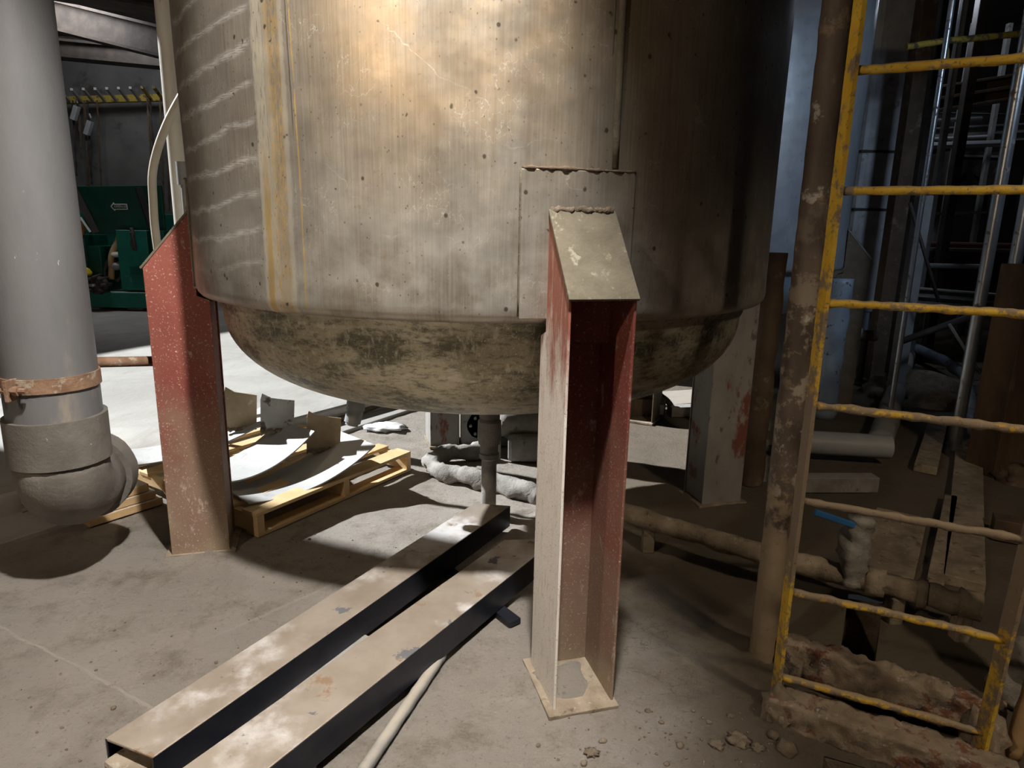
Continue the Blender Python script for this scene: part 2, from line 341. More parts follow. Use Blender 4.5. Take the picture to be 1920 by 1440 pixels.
M = dict(floor=floor_mat(), slab=slab_mat(), shell=shell_mat(), shell2=shell_mat(True), dish=dish_mat(), red=red_mat(), wflange=lit_flange(), ladder=ladder_mat(), pole=pole_mat(),
    mud=simple('caked_mud', (.20, .155, .105), (.36, .295, .22), 9, .9, 0, 1.0, 30, patches=[((.12, .085, .055), 14, .58, .68), ((.44, .38, .31), 25, .6, .7)]),
    mudrust=simple('rust_under_caked_mud', (.24, .185, .13), (.40, .33, .26), 9, .85, 0, .9, 35, patches=[((.20, .085, .05), 9, .52, .60), ((.07, .065, .07), 11, .57, .64), ((.48, .42, .36), 22, .58, .68)]),
    mudwet=simple('damp_mud', (.14, .105, .068), (.25, .20, .145), 14, .9, 0, 1.0, 60),
    capmud=simple('olive_dust_crust', (.10, .085, .056), (.15, .128, .09), 9, .85, 0, .5, 60, patches=[((.26, .235, .18), 20, .58, .68)]),
    greymud=simple('grey_dried_mud', (.20, .185, .165), (.33, .31, .28), 9, .85, 0, .8, 40, patches=[((.12, .11, .10), 14, .6, .7)], dust=(.36, .34, .31)),
    pipe=simple('dusty_grey_pvc', (.105, .104, .106), (.15, .148, .15), 3, .42, 0, .12, 50, (1, 1, .3), patches=[((.30, .25, .19), 4, .55, .75), ((.45, .43, .41), 40, .68, .74)]),
    pipelow=simple('grime_coated_pvc', (.11, .10, .085), (.17, .15, .13), 5, .75, 0, .5, 40, patches=[((.10, .08, .06), 9, .6, .72), ((.40, .38, .34), 50, .66, .72)]),
    rust=simple('rusted_clamp', (.16, .085, .05), (.27, .16, .10), 14, .8, 0, .5, 60, patches=[((.34, .28, .21), 20, .55, .65)]),
    wood=simple('pallet_pine', (.62, .42, .20), (.74, .54, .30), 5, .7, 0, .25, 30, (1, 1, 6), patches=[((.45, .30, .15), 9, .6, .72)]),
    wood2=simple('aged_board', (.40, .25, .12), (.52, .35, .18), 6, .75, 0, .3, 30, patches=[((.26, .17, .09), 9, .58, .7)], dust=(.55, .50, .43)),
    plate=simple('dusty_curved_steel', (.34, .345, .35), (.47, .47, .46), 4, .55, .35, .2, 50, patches=[((.22, .18, .14), 7, .60, .72)], dust=(.56, .55, .53), dustamt=.55),
    tab=simple('mud_crusted_tab', (.38, .29, .18), (.48, .38, .25), 8, .8, 0, .7, 45, patches=[((.58, .52, .42), 20, .60, .66)]),
    tabg=simple('grey_crusted_tab', (.44, .43, .41), (.56, .55, .52), 8, .8, 0, .7, 45, patches=[((.15, .12, .085), 12, .56, .62)]),
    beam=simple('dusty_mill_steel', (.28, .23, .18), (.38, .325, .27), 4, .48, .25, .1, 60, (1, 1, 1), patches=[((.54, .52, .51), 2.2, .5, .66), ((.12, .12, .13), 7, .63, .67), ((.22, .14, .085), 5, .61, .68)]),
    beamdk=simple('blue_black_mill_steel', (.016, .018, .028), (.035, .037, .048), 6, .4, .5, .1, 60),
    steelgrey=simple('grey_painted_steel', (.20, .20, .195), (.28, .28, .27), 5, .6, .1, .2, 50, patches=[((.14, .11, .08), 8, .6, .7)], dust=DUST),
    zinc=simple('galvanised_conduit', (.38, .40, .42), (.50, .52, .54), 6, .3, .8, .1, 60, patches=[((.16, .12, .09), 14, .58, .66)]),
    whitep=simple('stained_white_pipe', (.62, .58, .50), (.74, .71, .64), 4, .5, 0, .1, 60, (1, 1, .4), patches=[((.30, .22, .14), 9, .56, .7)]),
    cream=simple('cream_hose', (.52, .47, .38), (.62, .57, .48), 6, .5, 0, .1, 60, patches=[((.34, .27, .19), 9, .6, .7)]),
    green=simple('green_enamel', (.003, .06, .043), (.005, .085, .062), 4, .4, 0, .05, 40, patches=[((.02, .22, .17), 9, .66, .76)]),
    greenlt=simple('light_green_enamel', (.007, .13, .095), (.012, .17, .125), 4, .45, 0, .05, 40, patches=[((.12, .30, .26), 7, .60, .72)], dust=(.30, .38, .34)),
    black=simple('black_rubber', (.012, .012, .013), (.03, .03, .03), 8, .5, 0, .2, 50),
    dark=simple('sooty_steel', (.035, .028, .024), (.07, .055, .045), 5, .7, .2, .3, 30),
    brown=simple('brown_grime_steel', (.085, .055, .035), (.14, .095, .06), 5, .7, .2, .4, 30, patches=[((.20, .155, .11), 9, .56, .68)]),
    rustcol=simple('rust_orange_column', (.06, .034, .017), (.11, .062, .03), 5, .8, 0, .5, 40, (1, 1, .4), patches=[((.11, .07, .045), 7, .54, .66)]),
    bluesteel=simple('blue_grey_lagging', (.20, .25, .31), (.30, .36, .42), 4, .5, .1, .3, 30, patches=[((.10, .10, .11), 16, .60, .66)]),
    lag=simple('crumpled_silver_lagging', (.34, .35, .37), (.52, .53, .55), 4, .5, .1, 1.0, 7, patches=[((.20, .16, .13), 5, .56, .7)]),
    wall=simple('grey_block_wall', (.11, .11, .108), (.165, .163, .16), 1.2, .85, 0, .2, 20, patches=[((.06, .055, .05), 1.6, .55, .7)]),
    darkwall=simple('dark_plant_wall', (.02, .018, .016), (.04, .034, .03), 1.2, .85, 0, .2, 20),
    ceil=simple('dirty_deck_ceiling', (.03, .025, .020), (.052, .043, .035), 1.5, .85, 0, .3, 20),
    yellow=simple('safety_yellow', (.72, .50, .02), (.80, .58, .04), 6, .5, 0, .1, 40),
    yelgrime=simple('grimy_yellow_steel', (.30, .22, .03), (.42, .31, .05), 9, .7, 0, .2, 40, patches=[((.08, .065, .04), 9, .50, .6)]),
    orange=simple('orange_red_plastic', (.45, .10, .03), (.55, .16, .05), 6, .5, 0, .1, 40),
    blue=simple('blue_plastic_grip', (.03, .14, .36), (.05, .19, .44), 6, .5, 0, .2, 40, patches=[((.20, .19, .17), 18, .62, .7)]),
    whitet=simple('white_marking', (.75, .78, .76), (.82, .84, .82), 6, .6, 0, 0, 40),
    redbrown=simple('maroon_panel', (.09, .035, .028), (.13, .055, .04), 3, .7, 0, .2, 20),
    palegrey=simple('pale_enamel', (.30, .31, .32), (.40, .41, .42), 3, .5, 0, .1, 20),
    rag=simple('pale_rag', (.60, .60, .60), (.74, .73, .72), 9, .85, 0, .4, 40),
    rearleg=simple('grey_dusted_steel', (.25, .235, .215), (.33, .315, .29), 6, .8, 0, .5, 50, (1, 1, .5), patches=[((.20, .07, .05), 4, .60, .66), ((.15, .12, .10), 16, .60, .66)]),
    leg2=simple('khaki_primer_steel', (.13, .10, .065), (.20, .155, .105), 6, .75, 0, .4, 40, patches=[((.28, .22, .15), 14, .6, .7)]),
)

# ------------------------------------------------------------------ the setting
def inpoly(x, y, P):
    c = False; n = len(P)
    for i in range(n):
        a, b = P[i], P[(i+1) % n]
        if (a[1] > y) != (b[1] > y) and x < (b[0]-a[0])*(y-a[1])/(b[1]-a[1])+a[0]: c = not c
    return c
HOLES = [[G(*p) for p in ((1478, 1246), (1478, 1275), (1800, 1400), (1822, 1352))],
         [G(*p) for p in ((1545, 1416), (1535, 1490), (1640, 1500), (1655, 1446))],
         [G(*p) for p in ((1590, 1120), (1655, 1130), (1640, 1252), (1574, 1236))]]
X0, X1, Y0, Y1, st = -3.3, 3.0, .6, 6.0, .03
nx, ny = int((X1-X0)/st), int((Y1-Y0)/st)
MOUNDS = [(-1.55, 3.15, .16, .05), (.2, 2.12, .2, .035), (.95, 2.3, .16, .06), (1.25, 4.0, .25, .05), (.98, 2.03, .15, .05), (.1, 3.45, .5, .03), (1.7, 2.9, .5, .03)]
def gz(x, y):
    z = noise.noise((x*2.2, y*2.2, 0))*.006+noise.noise((x*9, y*9, 3))*.004
    z -= .006
    for (a, b, r, h) in MOUNDS:
        d = math.hypot(x-a, y-b)/r
        if d < 2: z += h*math.exp(-d*d*1.6)*(.75+.6*noise.noise((x*14, y*14, 9)))
    return z
bm = B(); vs = {}
def gv(i, j):
    if (i, j) not in vs:
        x, y = X0+i*st, Y0+j*st
        e = i in (0, nx) or j in (0, ny)
        vs[(i, j)] = bm.verts.new((x, y, 0 if e else gz(x, y)))
    return vs[(i, j)]
for i in range(nx):
    for j in range(ny):
        bm.faces.new((gv(i, j), gv(i+1, j), gv(i+1, j+1), gv(i, j+1)))
for P in HOLES:
    lo_x, hi_x = min(p.x for p in P)-.06, max(p.x for p in P)+.06; lo_y, hi_y = min(p.y for p in P)-.06, max(p.y for p in P)+.06
    for a_, b_ in zip(P, P[1:]+P[:1]):
        fs = [f for f in bm.faces if lo_x < f.calc_center_median().x < hi_x and lo_y < f.calc_center_median().y < hi_y]
        g_ = set(fs); g_ |= {e for f in fs for e in f.edges}; g_ |= {v for f in fs for v in f.verts}
        nn_ = Vector((-(b_-a_).y, (b_-a_).x, 0)); bmesh.ops.bisect_plane(bm, geom=list(g_), plane_co=a_, plane_no=nn_)
    kill = [f for f in bm.faces if lo_x < f.calc_center_median().x < hi_x and inpoly(f.calc_center_median().x, f.calc_center_median().y, P)]
    bmesh.ops.delete(bm, geom=kill, context='FACES')
xe, ye = X0+nx*st, Y0+ny*st
for (a, b, c, d) in ((-12, X0, -3, 18), (xe, 12, -3, 18), (X0, xe, -3, Y0), (X0, xe, ye, 18)):
    bm.faces.new([bm.verts.new(p) for p in ((a, c, 0), (b, c, 0), (b, d, 0), (a, d, 0))])
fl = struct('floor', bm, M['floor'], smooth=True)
# pits under the floor openings
for P in HOLES:
    c = sum(P, Vector())/4; bm = B(); Q = [c+(p-c)*1.02 for p in P]
    for a, b in zip(Q, Q[1:]+Q[:1]): bm.faces.new([bm.verts.new(q) for q in (a+Vector((0, 0, -.008)), b+Vector((0, 0, -.008)), b+Vector((0, 0, -.5)), a+Vector((0, 0, -.5)))])
    bm.faces.new([bm.verts.new(q+Vector((0, 0, -.5))) for q in Q])
    struct('pit_wall', bm, M['mudwet'])
# raised slab on the left with its curb, plus the low ledge strip in front of it
a = G(0, 978); b = G(700, 775); d = (b-a).normalized(); n = Vector((-d.y, d.x, 0))
if n.x > 0: n = -n
A = a-d*2.5; Bq = a+d*14
bm = B(); hs = .14
rows = []
K = 60
prof = [(-.0, 0), (.012, hs-.015), (.03, hs)]
for i in range(K+1):
    p = A.lerp(Bq, i/K); rows.append([p+n*(o+noise.noise((i*.7, o*9, 2))*.006)+Vector((0, 0, z)) for o, z in prof]+[p+n*14+Vector((0, 0, hs))])
grid(bm, rows); struct('floor_slab', bm, M['slab'])
j0, j1 = G(0, 1027), G(781, 768); bm = B()
dj = (j1-j0).normalized(); 
hexa(bm, [j0-dj*1.5-Vector((0, 0, .02)), j1+dj*1.2-Vector((0, 0, .02)), b+d*1.2-Vector((0, 0, .02)), a-d*1.5-Vector((0, 0, .02)),
          j0-dj*1.5+Vector((0, 0, .022)), j1+dj*1.2+Vector((0, 0, .022)), b+d*1.2+Vector((0, 0, .022)), a-d*1.5+Vector((0, 0, .022))])
struct('trim_1', bm, M['slab'], bevel=.006)
bm = B(); box(bm, (-3, 16.2, 3), (20, .2, 6.4)); struct('wall_back', bm, M['wall'])
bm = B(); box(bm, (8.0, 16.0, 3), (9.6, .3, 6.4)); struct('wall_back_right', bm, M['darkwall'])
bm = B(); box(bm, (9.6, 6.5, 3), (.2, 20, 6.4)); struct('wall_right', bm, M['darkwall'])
pe = Vector((-1.5, 3.45, 0)); dd = Vector((.93, -.3676, 0)); n2 = Vector((.3676, .93, 0)); TAN = .68; cz = 5.6
oc = pe-dd*(cz/TAN)+Vector((0, 0, cz))
def cq(bm, a0, a1, b0, b1):
    hexa(bm, [oc+dd*a+n2*b+Vector((0, 0, z)) for z in (0, .2) for a, b in ((a0, b0), (a1, b0), (a1, b1), (a0, b1))])
bm = B(); cq(bm, -22, 22, -22, 0); cq(bm, -22, 22, 6.5, 22); cq(bm, -22, -4.5, 0, 6.5); cq(bm, 2.6, 22, 0, 6.5); struct('ceiling', bm, M['ceil'])  # gap in the ceiling added to shape the sunlit floor patch
bm = B(); box(bm, (-13.05, 6.5, 3), (.2, 20, 6.4)); struct('wall_left', bm, M['wall'])
# ceiling beams seen top left
for (p, q, w, h) in ((Yp(60, 20, 11.5), Yp(360, 95, 11.0), .35, .4), (Yp(60, 88, 12.5), Yp(380, 118, 12.5), .25, .25), (Yp(60, -40, 10), Yp(420, 20, 10), .4, .3)):
    dd = (q-p).normalized(); bm = B(); bar(bm, p-dd*2, q+dd*1.2, w, h); 
    bar(bm, p-dd*2+Vector((0, 0, h/2)), q+dd*1.2+Vector((0, 0, h/2)), w*1.5, .04); bar(bm, p-dd*2-Vector((0, 0, h/2)), q+dd*1.2-Vector((0, 0, h/2)), w*1.5, .04)
    struct('ceiling_beam', bm, M['dark'])

# ------------------------------------------------------------------ tank
def uvwrap(o, cx, cy, off):
    me = o.data; uv = me.uv_layers.new(name='UVMap')
    for p in me.polygons:
        an = []
        for li in p.loop_indices:
            v = me.vertices[me.loops[li].vertex_index].co
            an.append((math.degrees(math.atan2(v.x-cx, -(v.y-cy)))/10, v.z+off, li))
        mx = max(t[0] for t in an)
        for t in an:
            uv.data[t[2]].uv = (t[0]+36 if (mx-t[0] > 18) else t[0], t[1])
def make_tank(name, Cx, R, az, label, mats, top, pad=True):
    root = thing(name, (Cx.x, Cx.y, 0), label, 'tank')
    bm = B(); prof = [(R-.06, RZ+.014), (R-.035, RZ+.001), (R-.018, RZ+.006), (R-.006, RZ+.02), (R-.001, RZ+.035), (R, RZ+.055)]+[(R, RZ+.055+(top-RZ-.055)*i/24) for i in range(1, 25)]
    rows = []
    for r, z in prof:
        row = []
        for j in range(180):
            t = 2*PI*j/180; rr = r+(noise.noise((math.cos(t)*1.5, math.sin(t)*1.5, z*1.2))*.012 if z > RZ+.1 else 0)
            row.append(Vector((Cx.x+rr*math.sin(t), Cx.y-rr*math.cos(t), z)))
        rows.append(row)
    grid(bm, rows, close_u=True)
    bm.faces.new([bm.verts.new((Cx.x+R*math.sin(2*PI*j/180), Cx.y-R*math.cos(2*PI*j/180), top)) for j in range(180)])
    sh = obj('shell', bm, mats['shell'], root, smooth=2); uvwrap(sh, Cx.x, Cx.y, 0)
    # torispherical bottom tucked under the shell skirt
    rd = R*.935; bm = B(); zb = .79; prof = [(rd+.02, RZ+.03), (rd+.02, RZ-.005), (rd, RZ-.02), (rd, RZ-.045), (rd-.012, RZ-.07)]
    for i in range(1, 26):
        t = i/25*PI/2; c_, s_ = math.cos(t)**.62, math.sin(t)**.95
        prof.append((max((rd-.012)*c_, 0.001), (RZ-.07)-(RZ-.07-zb)*s_))
    lathe(bm, prof, (Cx.x, Cx.y, 0), 120); obj('bottom_dish', bm, mats['dish'], root, smooth=True)
    def pol(a, r, z): a = math.radians(a); return Vector((Cx.x+r*math.sin(a), Cx.y-r*math.cos(a), z))
    def patch(a0, a1, z0, z1, th, nm, n=14):
        bm = B(); rr = [[pol(a0+(a1-a0)*i/n, R+q, z) for i in range(n+1)] for q, z in ((-.02, z0), (th-.003, z0), (th, z0+.004), (th, z1-.004), (th-.003, z1), (-.02, z1))]
        grid(bm, rr, close_v=True)
        e = [[pol(a, R+q, z) for q, z in ((-.02, z0), (th, z0), (th, z1), (-.02, z1))] for a in (a0, a1)]
        for k in e: bm.faces.new([bm.verts.new(p) for p in k])
        o = obj(nm, bm, mats['shell'], root); uvwrap(o, Cx.x, Cx.y, 0); return o
    if pad:
        for k in range(4):
            pd = patch(6.9+90*k, 22.6+90*k, RZ+.02, 1.79, .011, 'support_pad')
            for az_, rr_ in ((6.9, .006), (22.6, .006)):
                bm = B(); tube(bm, [pol(az_+90*k, R+.004, RZ+.03+i*.0575) for i in range(9)], rr_, 8, lump=.001, lf=30); obj('weld_bead', bm, M['capmud'], pd, smooth=True)
            bm = B(); sweep(bm, [pol(6.9+90*k+15.7*i/40, R+.009, 1.791) for i in range(41)], circ(.0042, 8), lump=.005, lf=60); obj('dirt_crust', bm, M['brown'], pd, smooth=True)
        bm = B(); tube(bm, [pol(19.6, R+.002, 1.80+i*.1) for i in range(15)], .0125, 10); obj('weld_seam', bm, M['capmud'], root, smooth=True)
        bm = B(); tube(bm, [pol(18.5, R-.001, 1.80+i*.1) for i in range(15)], .005, 8); obj('weld_seam', bm, M['capmud'], root, smooth=True)
    ri, ro, w, t = 1.326-1.377+R, 1.591-1.377+R, .219, .009; zf, zw = 1.405, 1.665
    for k in range(4):
        a = math.radians(az+90*k); nn = Vector((math.sin(a), -math.cos(a), 0)); tt = Vector((math.cos(a), math.sin(a), 0)); c0 = Vector((Cx.x, Cx.y, 0))
        def P(r, s, z): return c0+nn*r+tt*s+Vector((0, 0, z))
        def flange(bm, s):
            rw = R+.002; prism(bm, [P(ri, s, 0.012), P(ro, s, 0.012), P(ro, s, zf), P(rw, s, zw), P(rw, s, RZ-.02), P(ri, s, RZ-.04)], tt*(t if s < 0 else -t))
        lg = B(); rb = ri+.008
        # web: recessed plate at the tank side of the channel
        prism(lg, [P(rb, -w/2+t, .012), P(rb, w/2-t, .012), P(rb, w/2-t, RZ-.05), P(rb, -w/2+t, RZ-.05)], nn*t)
        prism(lg, [P(R+.03, -w/2+t, RZ-.06), P(R+.03, w/2-t, RZ-.06), P(R+.03, w/2-t, zw-.06), P(R+.03, -w/2+t, zw-.06)], nn*t)
        prism(lg, [P(rb, -w/2+t, RZ-.06), P(rb, w/2-t, RZ-.06), P(R+.039, w/2-t, RZ-.06), P(R+.039, -w/2+t, RZ-.06)], Vector((0, 0, t)))
        lo = obj('support_leg', lg, mats['rear'] if k in (1, 2) else mats['leg'], root, bevel=.0015)
        for s in (-w/2, w/2):
            bm = B(); flange(bm, s); obj('leg_flange', bm, mats['flange'] if (s < 0 and k == 0) else mats['rear'] if k in (1, 2) else mats['leg'], lo, bevel=.002)
        bm = B(); cw = w/2+.004; v = P(ro+.006, 0, zf)-P(R, 0, zw); v.normalize(); nv = tt.cross(v).normalized()
        if nv.z < 0: nv = -nv
        prism(bm, [P(R-.004, -cw, zw), P(ro+.006, -cw, zf-.004), P(ro+.006, cw, zf-.004), P(R-.004, cw, zw)], nv*.01); obj('cap_plate', bm, mats['cap'], lo, bevel=.002)
        bm = B(); prism(bm, [P(ri-.03, -w/2-.025, -.004), P(ro+.03, -w/2-.025, -.004), P(ro+.03, w/2+.01, -.004), P(ri-.03, w/2+.01, -.004)], (0, 0, .018)); obj('base_plate', bm, M['mud'], lo, bevel=.003)
        # crust of dirt along the top edge where the cap meets the tank
        bm = B(); tube(bm, [P(R+.004, -w/2+.004+i*(w-.008)/14, zw+.004) for i in range(15)], .0095, 8, lump=.009, lf=70, step=.004); obj('dirt_crust', bm, M['mudwet'], lo, smooth=True)
    return root
tank = make_tank('process_tank', TC, TR, 15.2, 'large stainless steel tank on red channel legs with yellow drips down its shell', dict(shell=M['shell'], dish=M['dish'], leg=M['red'], rear=M['rearleg'], flange=M['wflange'], cap=M['capmud']), 3.3)
# outlets under the dish
bm = B(); lathe(bm, [(.001, .82), (.13, .82), (.13, .76), (.07, .755), (.07, .725), (.095, .725), (.095, .70), (.001, .70)], (TC.x+.03, TC.y, 0), 28); vf = obj('drain_flange', bm, M['rust'], tank, smooth=2)
vx, vy = TC.x+.03, TC.y
bm = B(); lathe(bm, [(.001, .70), (.05, .70), (.05, .645), (.056, .64), (.056, .60), (.047, .595), (.064, .58), (.066, .48), (.06, .45), (.05, .445), (.05, .40), (.056, .395), (.056, .37), (.042, .36), (.042, .05), (.001, .05)], (vx, vy, 0), 24); vv = obj('drain_valve', bm, M['greymud'], tank, smooth=2)
bm = B(); tube(bm, [(vx+.02, vy-.05, .665), (vx+.10, vy-.06, .655), (vx+.30, vy-.02, .72)], .013, 8); obj('valve_lever', bm, M['steelgrey'], vv, smooth=True)
p = Yp(672, 745, 3.35); q = Yp(661, 795, 3.35); q.y -= .02
bm = B(); tube(bm, [p+Vector((0, 0, .06)), p.lerp(q, .45)], .048, 18); tube(bm, [p.lerp(q, .45), p.lerp(q, .9)], .043, 18); tube(bm, [p.lerp(q, .88), q], .034, 18); obj('outlet_nozzle', bm, M['palegrey'], tank, smooth=2)

# second tank behind, lit cool
TC2 = Vector((1.86, 6.98, 0))
tank2 = make_tank('process_tank', TC2, TR, 62, 'blue grey lit tank in the dark behind the black pole and ladder', dict(shell=M['shell2'], dish=M['bluesteel'], leg=M['leg2'], rear=M['leg2'], flange=M['leg2'], cap=M['greymud']), 3.6, pad=False)

# ------------------------------------------------------------------ grey drop pipe at left
px, py = -1.95, 2.75
root = thing('drop_pipe', (px, py, .2), 'thick grey vertical pipe at the left edge ending in an elbow', 'pipe')
bm = B(); tube(bm, [(px, py, .75), (px, py, 3.6)], .176, 40, step=.3); obj('pipe_run', bm, M['pipe'], root, smooth=2)
bm = B(); tube(bm, [(px, py, z_) for z_ in (.60, .605, .79, .80)], .192, 40, lump=.004, lf=10); obj('coupling_collar', bm, M['pipelow'], root, smooth=2)
bm = B(); dv = Vector((-.22, .97, 0)).normalized(); pts = [Vector((px, py, .62))]; Rb = .12
for i in range(11):
    t = i/10*PI/2; pts.append(Vector((px, py, .56))+dv*Rb*(1-math.cos(t))+Vector((0, 0, -Rb*math.sin(t))))
pts.append(pts[-1]+dv*.12); tube(bm, pts, .180, 36, lump=.005, lf=14); obj('elbow', bm, M['pipelow'], root, smooth=True)
bm = B(); e = pts[-1]; tube(bm, [e-dv*.05, e+dv*.05], .205, 36, lump=.006, lf=14); obj('outlet_collar', bm, M['pipelow'], root, smooth=2)
cl = B(); zc = .955; tube(cl, [(px, py, zc-.03), (px, py, zc-.028), (px, py, zc+.028), (px, py, zc+.03)], .184, 40, lump=.002); co_ = obj('pipe_clamp', cl, M['rust'], root, smooth=2)
for dx in (-.045, .045):
    bm = B(); box(bm, (px-.06+dx*.9, py-.20, zc-.005), (.014, .07, .085)); obj('clamp_lug', bm, M['rust'], co_, bevel=.002)
bm = B(); tube(bm, [(px-.15, py-.215, zc-.005), (px+.05, py-.215, zc-.005)], .011, 8); tube(bm, [(px-.03, py-.215, zc-.005), (px-.012, py-.215, zc-.005)], .02, 6); tube(bm, [(px+.0, py-.215, zc-.005), (px+.02, py-.215, zc-.005)], .02, 6); obj('clamp_bolt', bm, M['rust'], co_)
bm = B(); s1 = Yp(176, 678, 2.88); s2 = Yp(284, 677, 3.12); tube(bm, [s1-Vector((.06, .03, 0)), s2+Vector((.02, .0, 0))], .024, 12); obj('brace_rod', bm, M['rust'], root, smooth=2)

# ------------------------------------------------------------------ pole behind the tank at left, hose, fitting
p = Yp(317, 100, 5.2); root = thing('standpipe', (p.x, p.y, 0), 'white stained vertical pipe rising behind the left side of the tank', 'pipe')
bm = B(); tube(bm, [(p.x, p.y, .0), (p.x, p.y, 5.5)], .068, 20); obj('pipe_run', bm, M['whitep'], root, smooth=2)
q = Yp(344, 320, 5.05); bm = B(); tube(bm, [(p.x, p.y, q.z), (q.x, q.y, q.z)], .035, 10); tube(bm, [q+Vector((0, 0, -.1)), q+Vector((0, 0, .06))], .05, 10); tube(bm, [q+Vector((0, 0, -.5)), q+Vector((0, 0, -.1))], .028, 10); obj('tee_fitting', bm, M['steelgrey'], root, smooth=2)
pts = [Yp(*a) for a in ((372, 120, 4.5), (345, 172, 4.5), (318, 222, 4.5), (297, 275, 4.5), (286, 325, 4.5), (287, 375, 4.5), (292, 440, 4.5), (310, 560, 4.5), (330, 700, 4.5))]
pts.append(Vector((pts[-1].x, pts[-1].y, 0.01)))
bm = B(); sweep(bm, smooth_path(pts, 5), circ(.026, 12)); tag(obj('hose', bm, M['cream'], None, smooth=True), 'bent cream hose curving out beside the left side of the tank', 'hose')

# ------------------------------------------------------------------ pallet, boards, curved plates
Lp, Np, Rp = G(232, 908), G(485, 1008), G(770, 882)
ez = Vector((0, 0, 1)); e1 = (Rp-Np); L1 = e1.length; e1.normalize(); e2 = (Lp-Np); L2 = e2.length; e2.normalize()
root = thing('pallet', tuple((Lp+Rp)/2), 'new yellow pine pallet under the curved steel plates', 'pallet')
def pp(a, b, z): return Np+e1*a+e2*b+ez*z
def board(bm, a0, a1, b0, b1, z0, z1): hexa(bm, [pp(a0, b0, z0), pp(a1, b0, z0), pp(a1, b1, z0), pp(a0, b1, z0), pp(a0, b0, z1), pp(a1, b0, z1), pp(a1, b1, z1), pp(a0, b1, z1)])
for a in (0, L1*.52-.02, L1-.04):
    bm = B(); n_ = 24; top = []; bot = []
    for i in range(n_+1):
        b_ = L2*i/n_; zz = .018
        for c_ in (.27, .73):
            if abs(b_/L2-c_) < .085: zz = .018+.042*min(1, (0.085-abs(b_/L2-c_))/.02)
        bot.append((b_, zz))
    prism(bm, [pp(a, b_, z_) for b_, z_ in bot]+[pp(a, L2, .115), pp(a, 0, .115)], e1*.042); obj('stringer', bm, M['wood'], root)
for i in range(7):
    b0 = (L2-.10)*i/6; bm = B(); board(bm, -.005, L1+.005, b0, b0+(.12 if i in (0, 6) else .095), .115, .135); obj('deck_board', bm, M['wood'], root, bevel=.002)
for i in range(3):
    b0 = (L2-.10)*i/2; bm = B(); board(bm, -.0, L1, b0, b0+.10, .0, .018); obj('bottom_board', bm, M['wood'], root)
# stack of boards left of the pallet
s0 = G(168, 990); sd = (G(300, 948)-s0).normalized(); sn = Vector((-sd.y, sd.x, 0))
if sn.y < 0: sn = -sn
lab = ['bottom', 'middle', 'top']
for i in range(3):
    bm = B(); o_ = sn*(.012*i)+sd*(-.03*i)
    q0 = s0+o_+ez*(.002+.048*i); q1 = q0+sd*.40
    hexa(bm, [q0, q1, q1+sn*.22, q0+sn*.22, q0+ez*.044, q1+ez*.044, q1+sn*.22+ez*.044, q0+sn*.22+ez*.044])
    tag(obj('board', bm, M['wood2'], None, bevel=.003), 'brown board lying behind the grey elbow, %s of its stack' % lab[i], 'board', 'boards stacked beside the pallet')
# three curved plates with upright tabs
def plate(A, Bp, w, sag, tp, tabw, tabh, mt, label, h0, h1, tabrot=0.0):
    A = Vector((A.x, A.y, 0)); Bp = Vector((Bp.x, Bp.y, 0)); d_ = Bp-A; L = d_.length; d_.normalize(); s_ = Vector((-d_.y, d_.x, 0)); th = .009
    if s_.y < 0: s_ = -s_
    c_ = (A+Bp)/2
    root = thing('curved_plate', (c_.x, c_.y, .14), label, 'steel plate', 'curved plates on the pallet')
    def zz(t): return h0+(h1-h0)*t-sag*4*t*(1-t)
    bm = B(); n = 28; rows = []
    for i in range(n+1):
        t = i/n; p = A+d_*(L*t)+ez*zz(t)
        rows.append([p, p+s_*w, p+s_*w-ez*th, p-ez*th])
    vs_ = grid(bm, rows, close_u=True); bm.faces.new(vs_[0][::-1]); bm.faces.new(vs_[-1]); obj('plate_body', bm, M['plate'], root, bevel=.001)
    tq = Vector((tp.x, tp.y, 0)); t_ = (tq-A).dot(d_)/L; p = tq+ez*(zz(t_)-.002); Mx = Matrix.Rotation(tabrot, 3, 'Z'); tx = Mx @ Vector((1, 0, 0)); tl = Vector((.02, 0, 0))+tx*.0
    bm = B(); hh = tabh; k = .03
    prism(bm, [p-tx*tabw/2-ez*.005, p+tx*tabw/2-ez*.0, p+tx*tabw/2+tx*.015+ez*hh*.82, p-tx*tabw*.12+ez*(hh*.93), p-tx*tabw*.38+ez*hh*1.06, p-tx*(tabw*.5-.012)+ez*hh*.9], (Mx @ Vector((0, 1, 0)))*.01)
    tb = obj('upright_tab', bm, mt, root, bevel=.001)
    bm = B(); q = [p+tx*(-tabw/2+tabw*i/8)-(Mx @ Vector((0, 1, 0)))*.004+ez*.006 for i in range(9)]; tube(bm, q, .009, 8, lump=.018, lf=50, step=.006); obj('dirt_crust', bm, M['mud'], tb, smooth=True)
    return root, p, tx
zt = .137
plate(G(466, 942, .16), G(704, 834, .30), .40, .085, G(607, 858, .17), .205, .25, M['tab'], 'frontmost curved steel plate on the pallet with a brown tab', .16, .30, .32)
plate(G(400, 905, .24), G(590, 808, .37), .36, .085, G(521, 828, .26), .20, .24, M['tabg'], 'middle curved steel plate, its grey tab crusted with debris', .24, .37, .32)
plate(G(250, 872, .22), G(520, 778, .42), .33, .06, G(452, 812, .30), .19, .27, M['tab'], 'rear curved steel plate reaching left behind the red leg', .22, .42, .32)

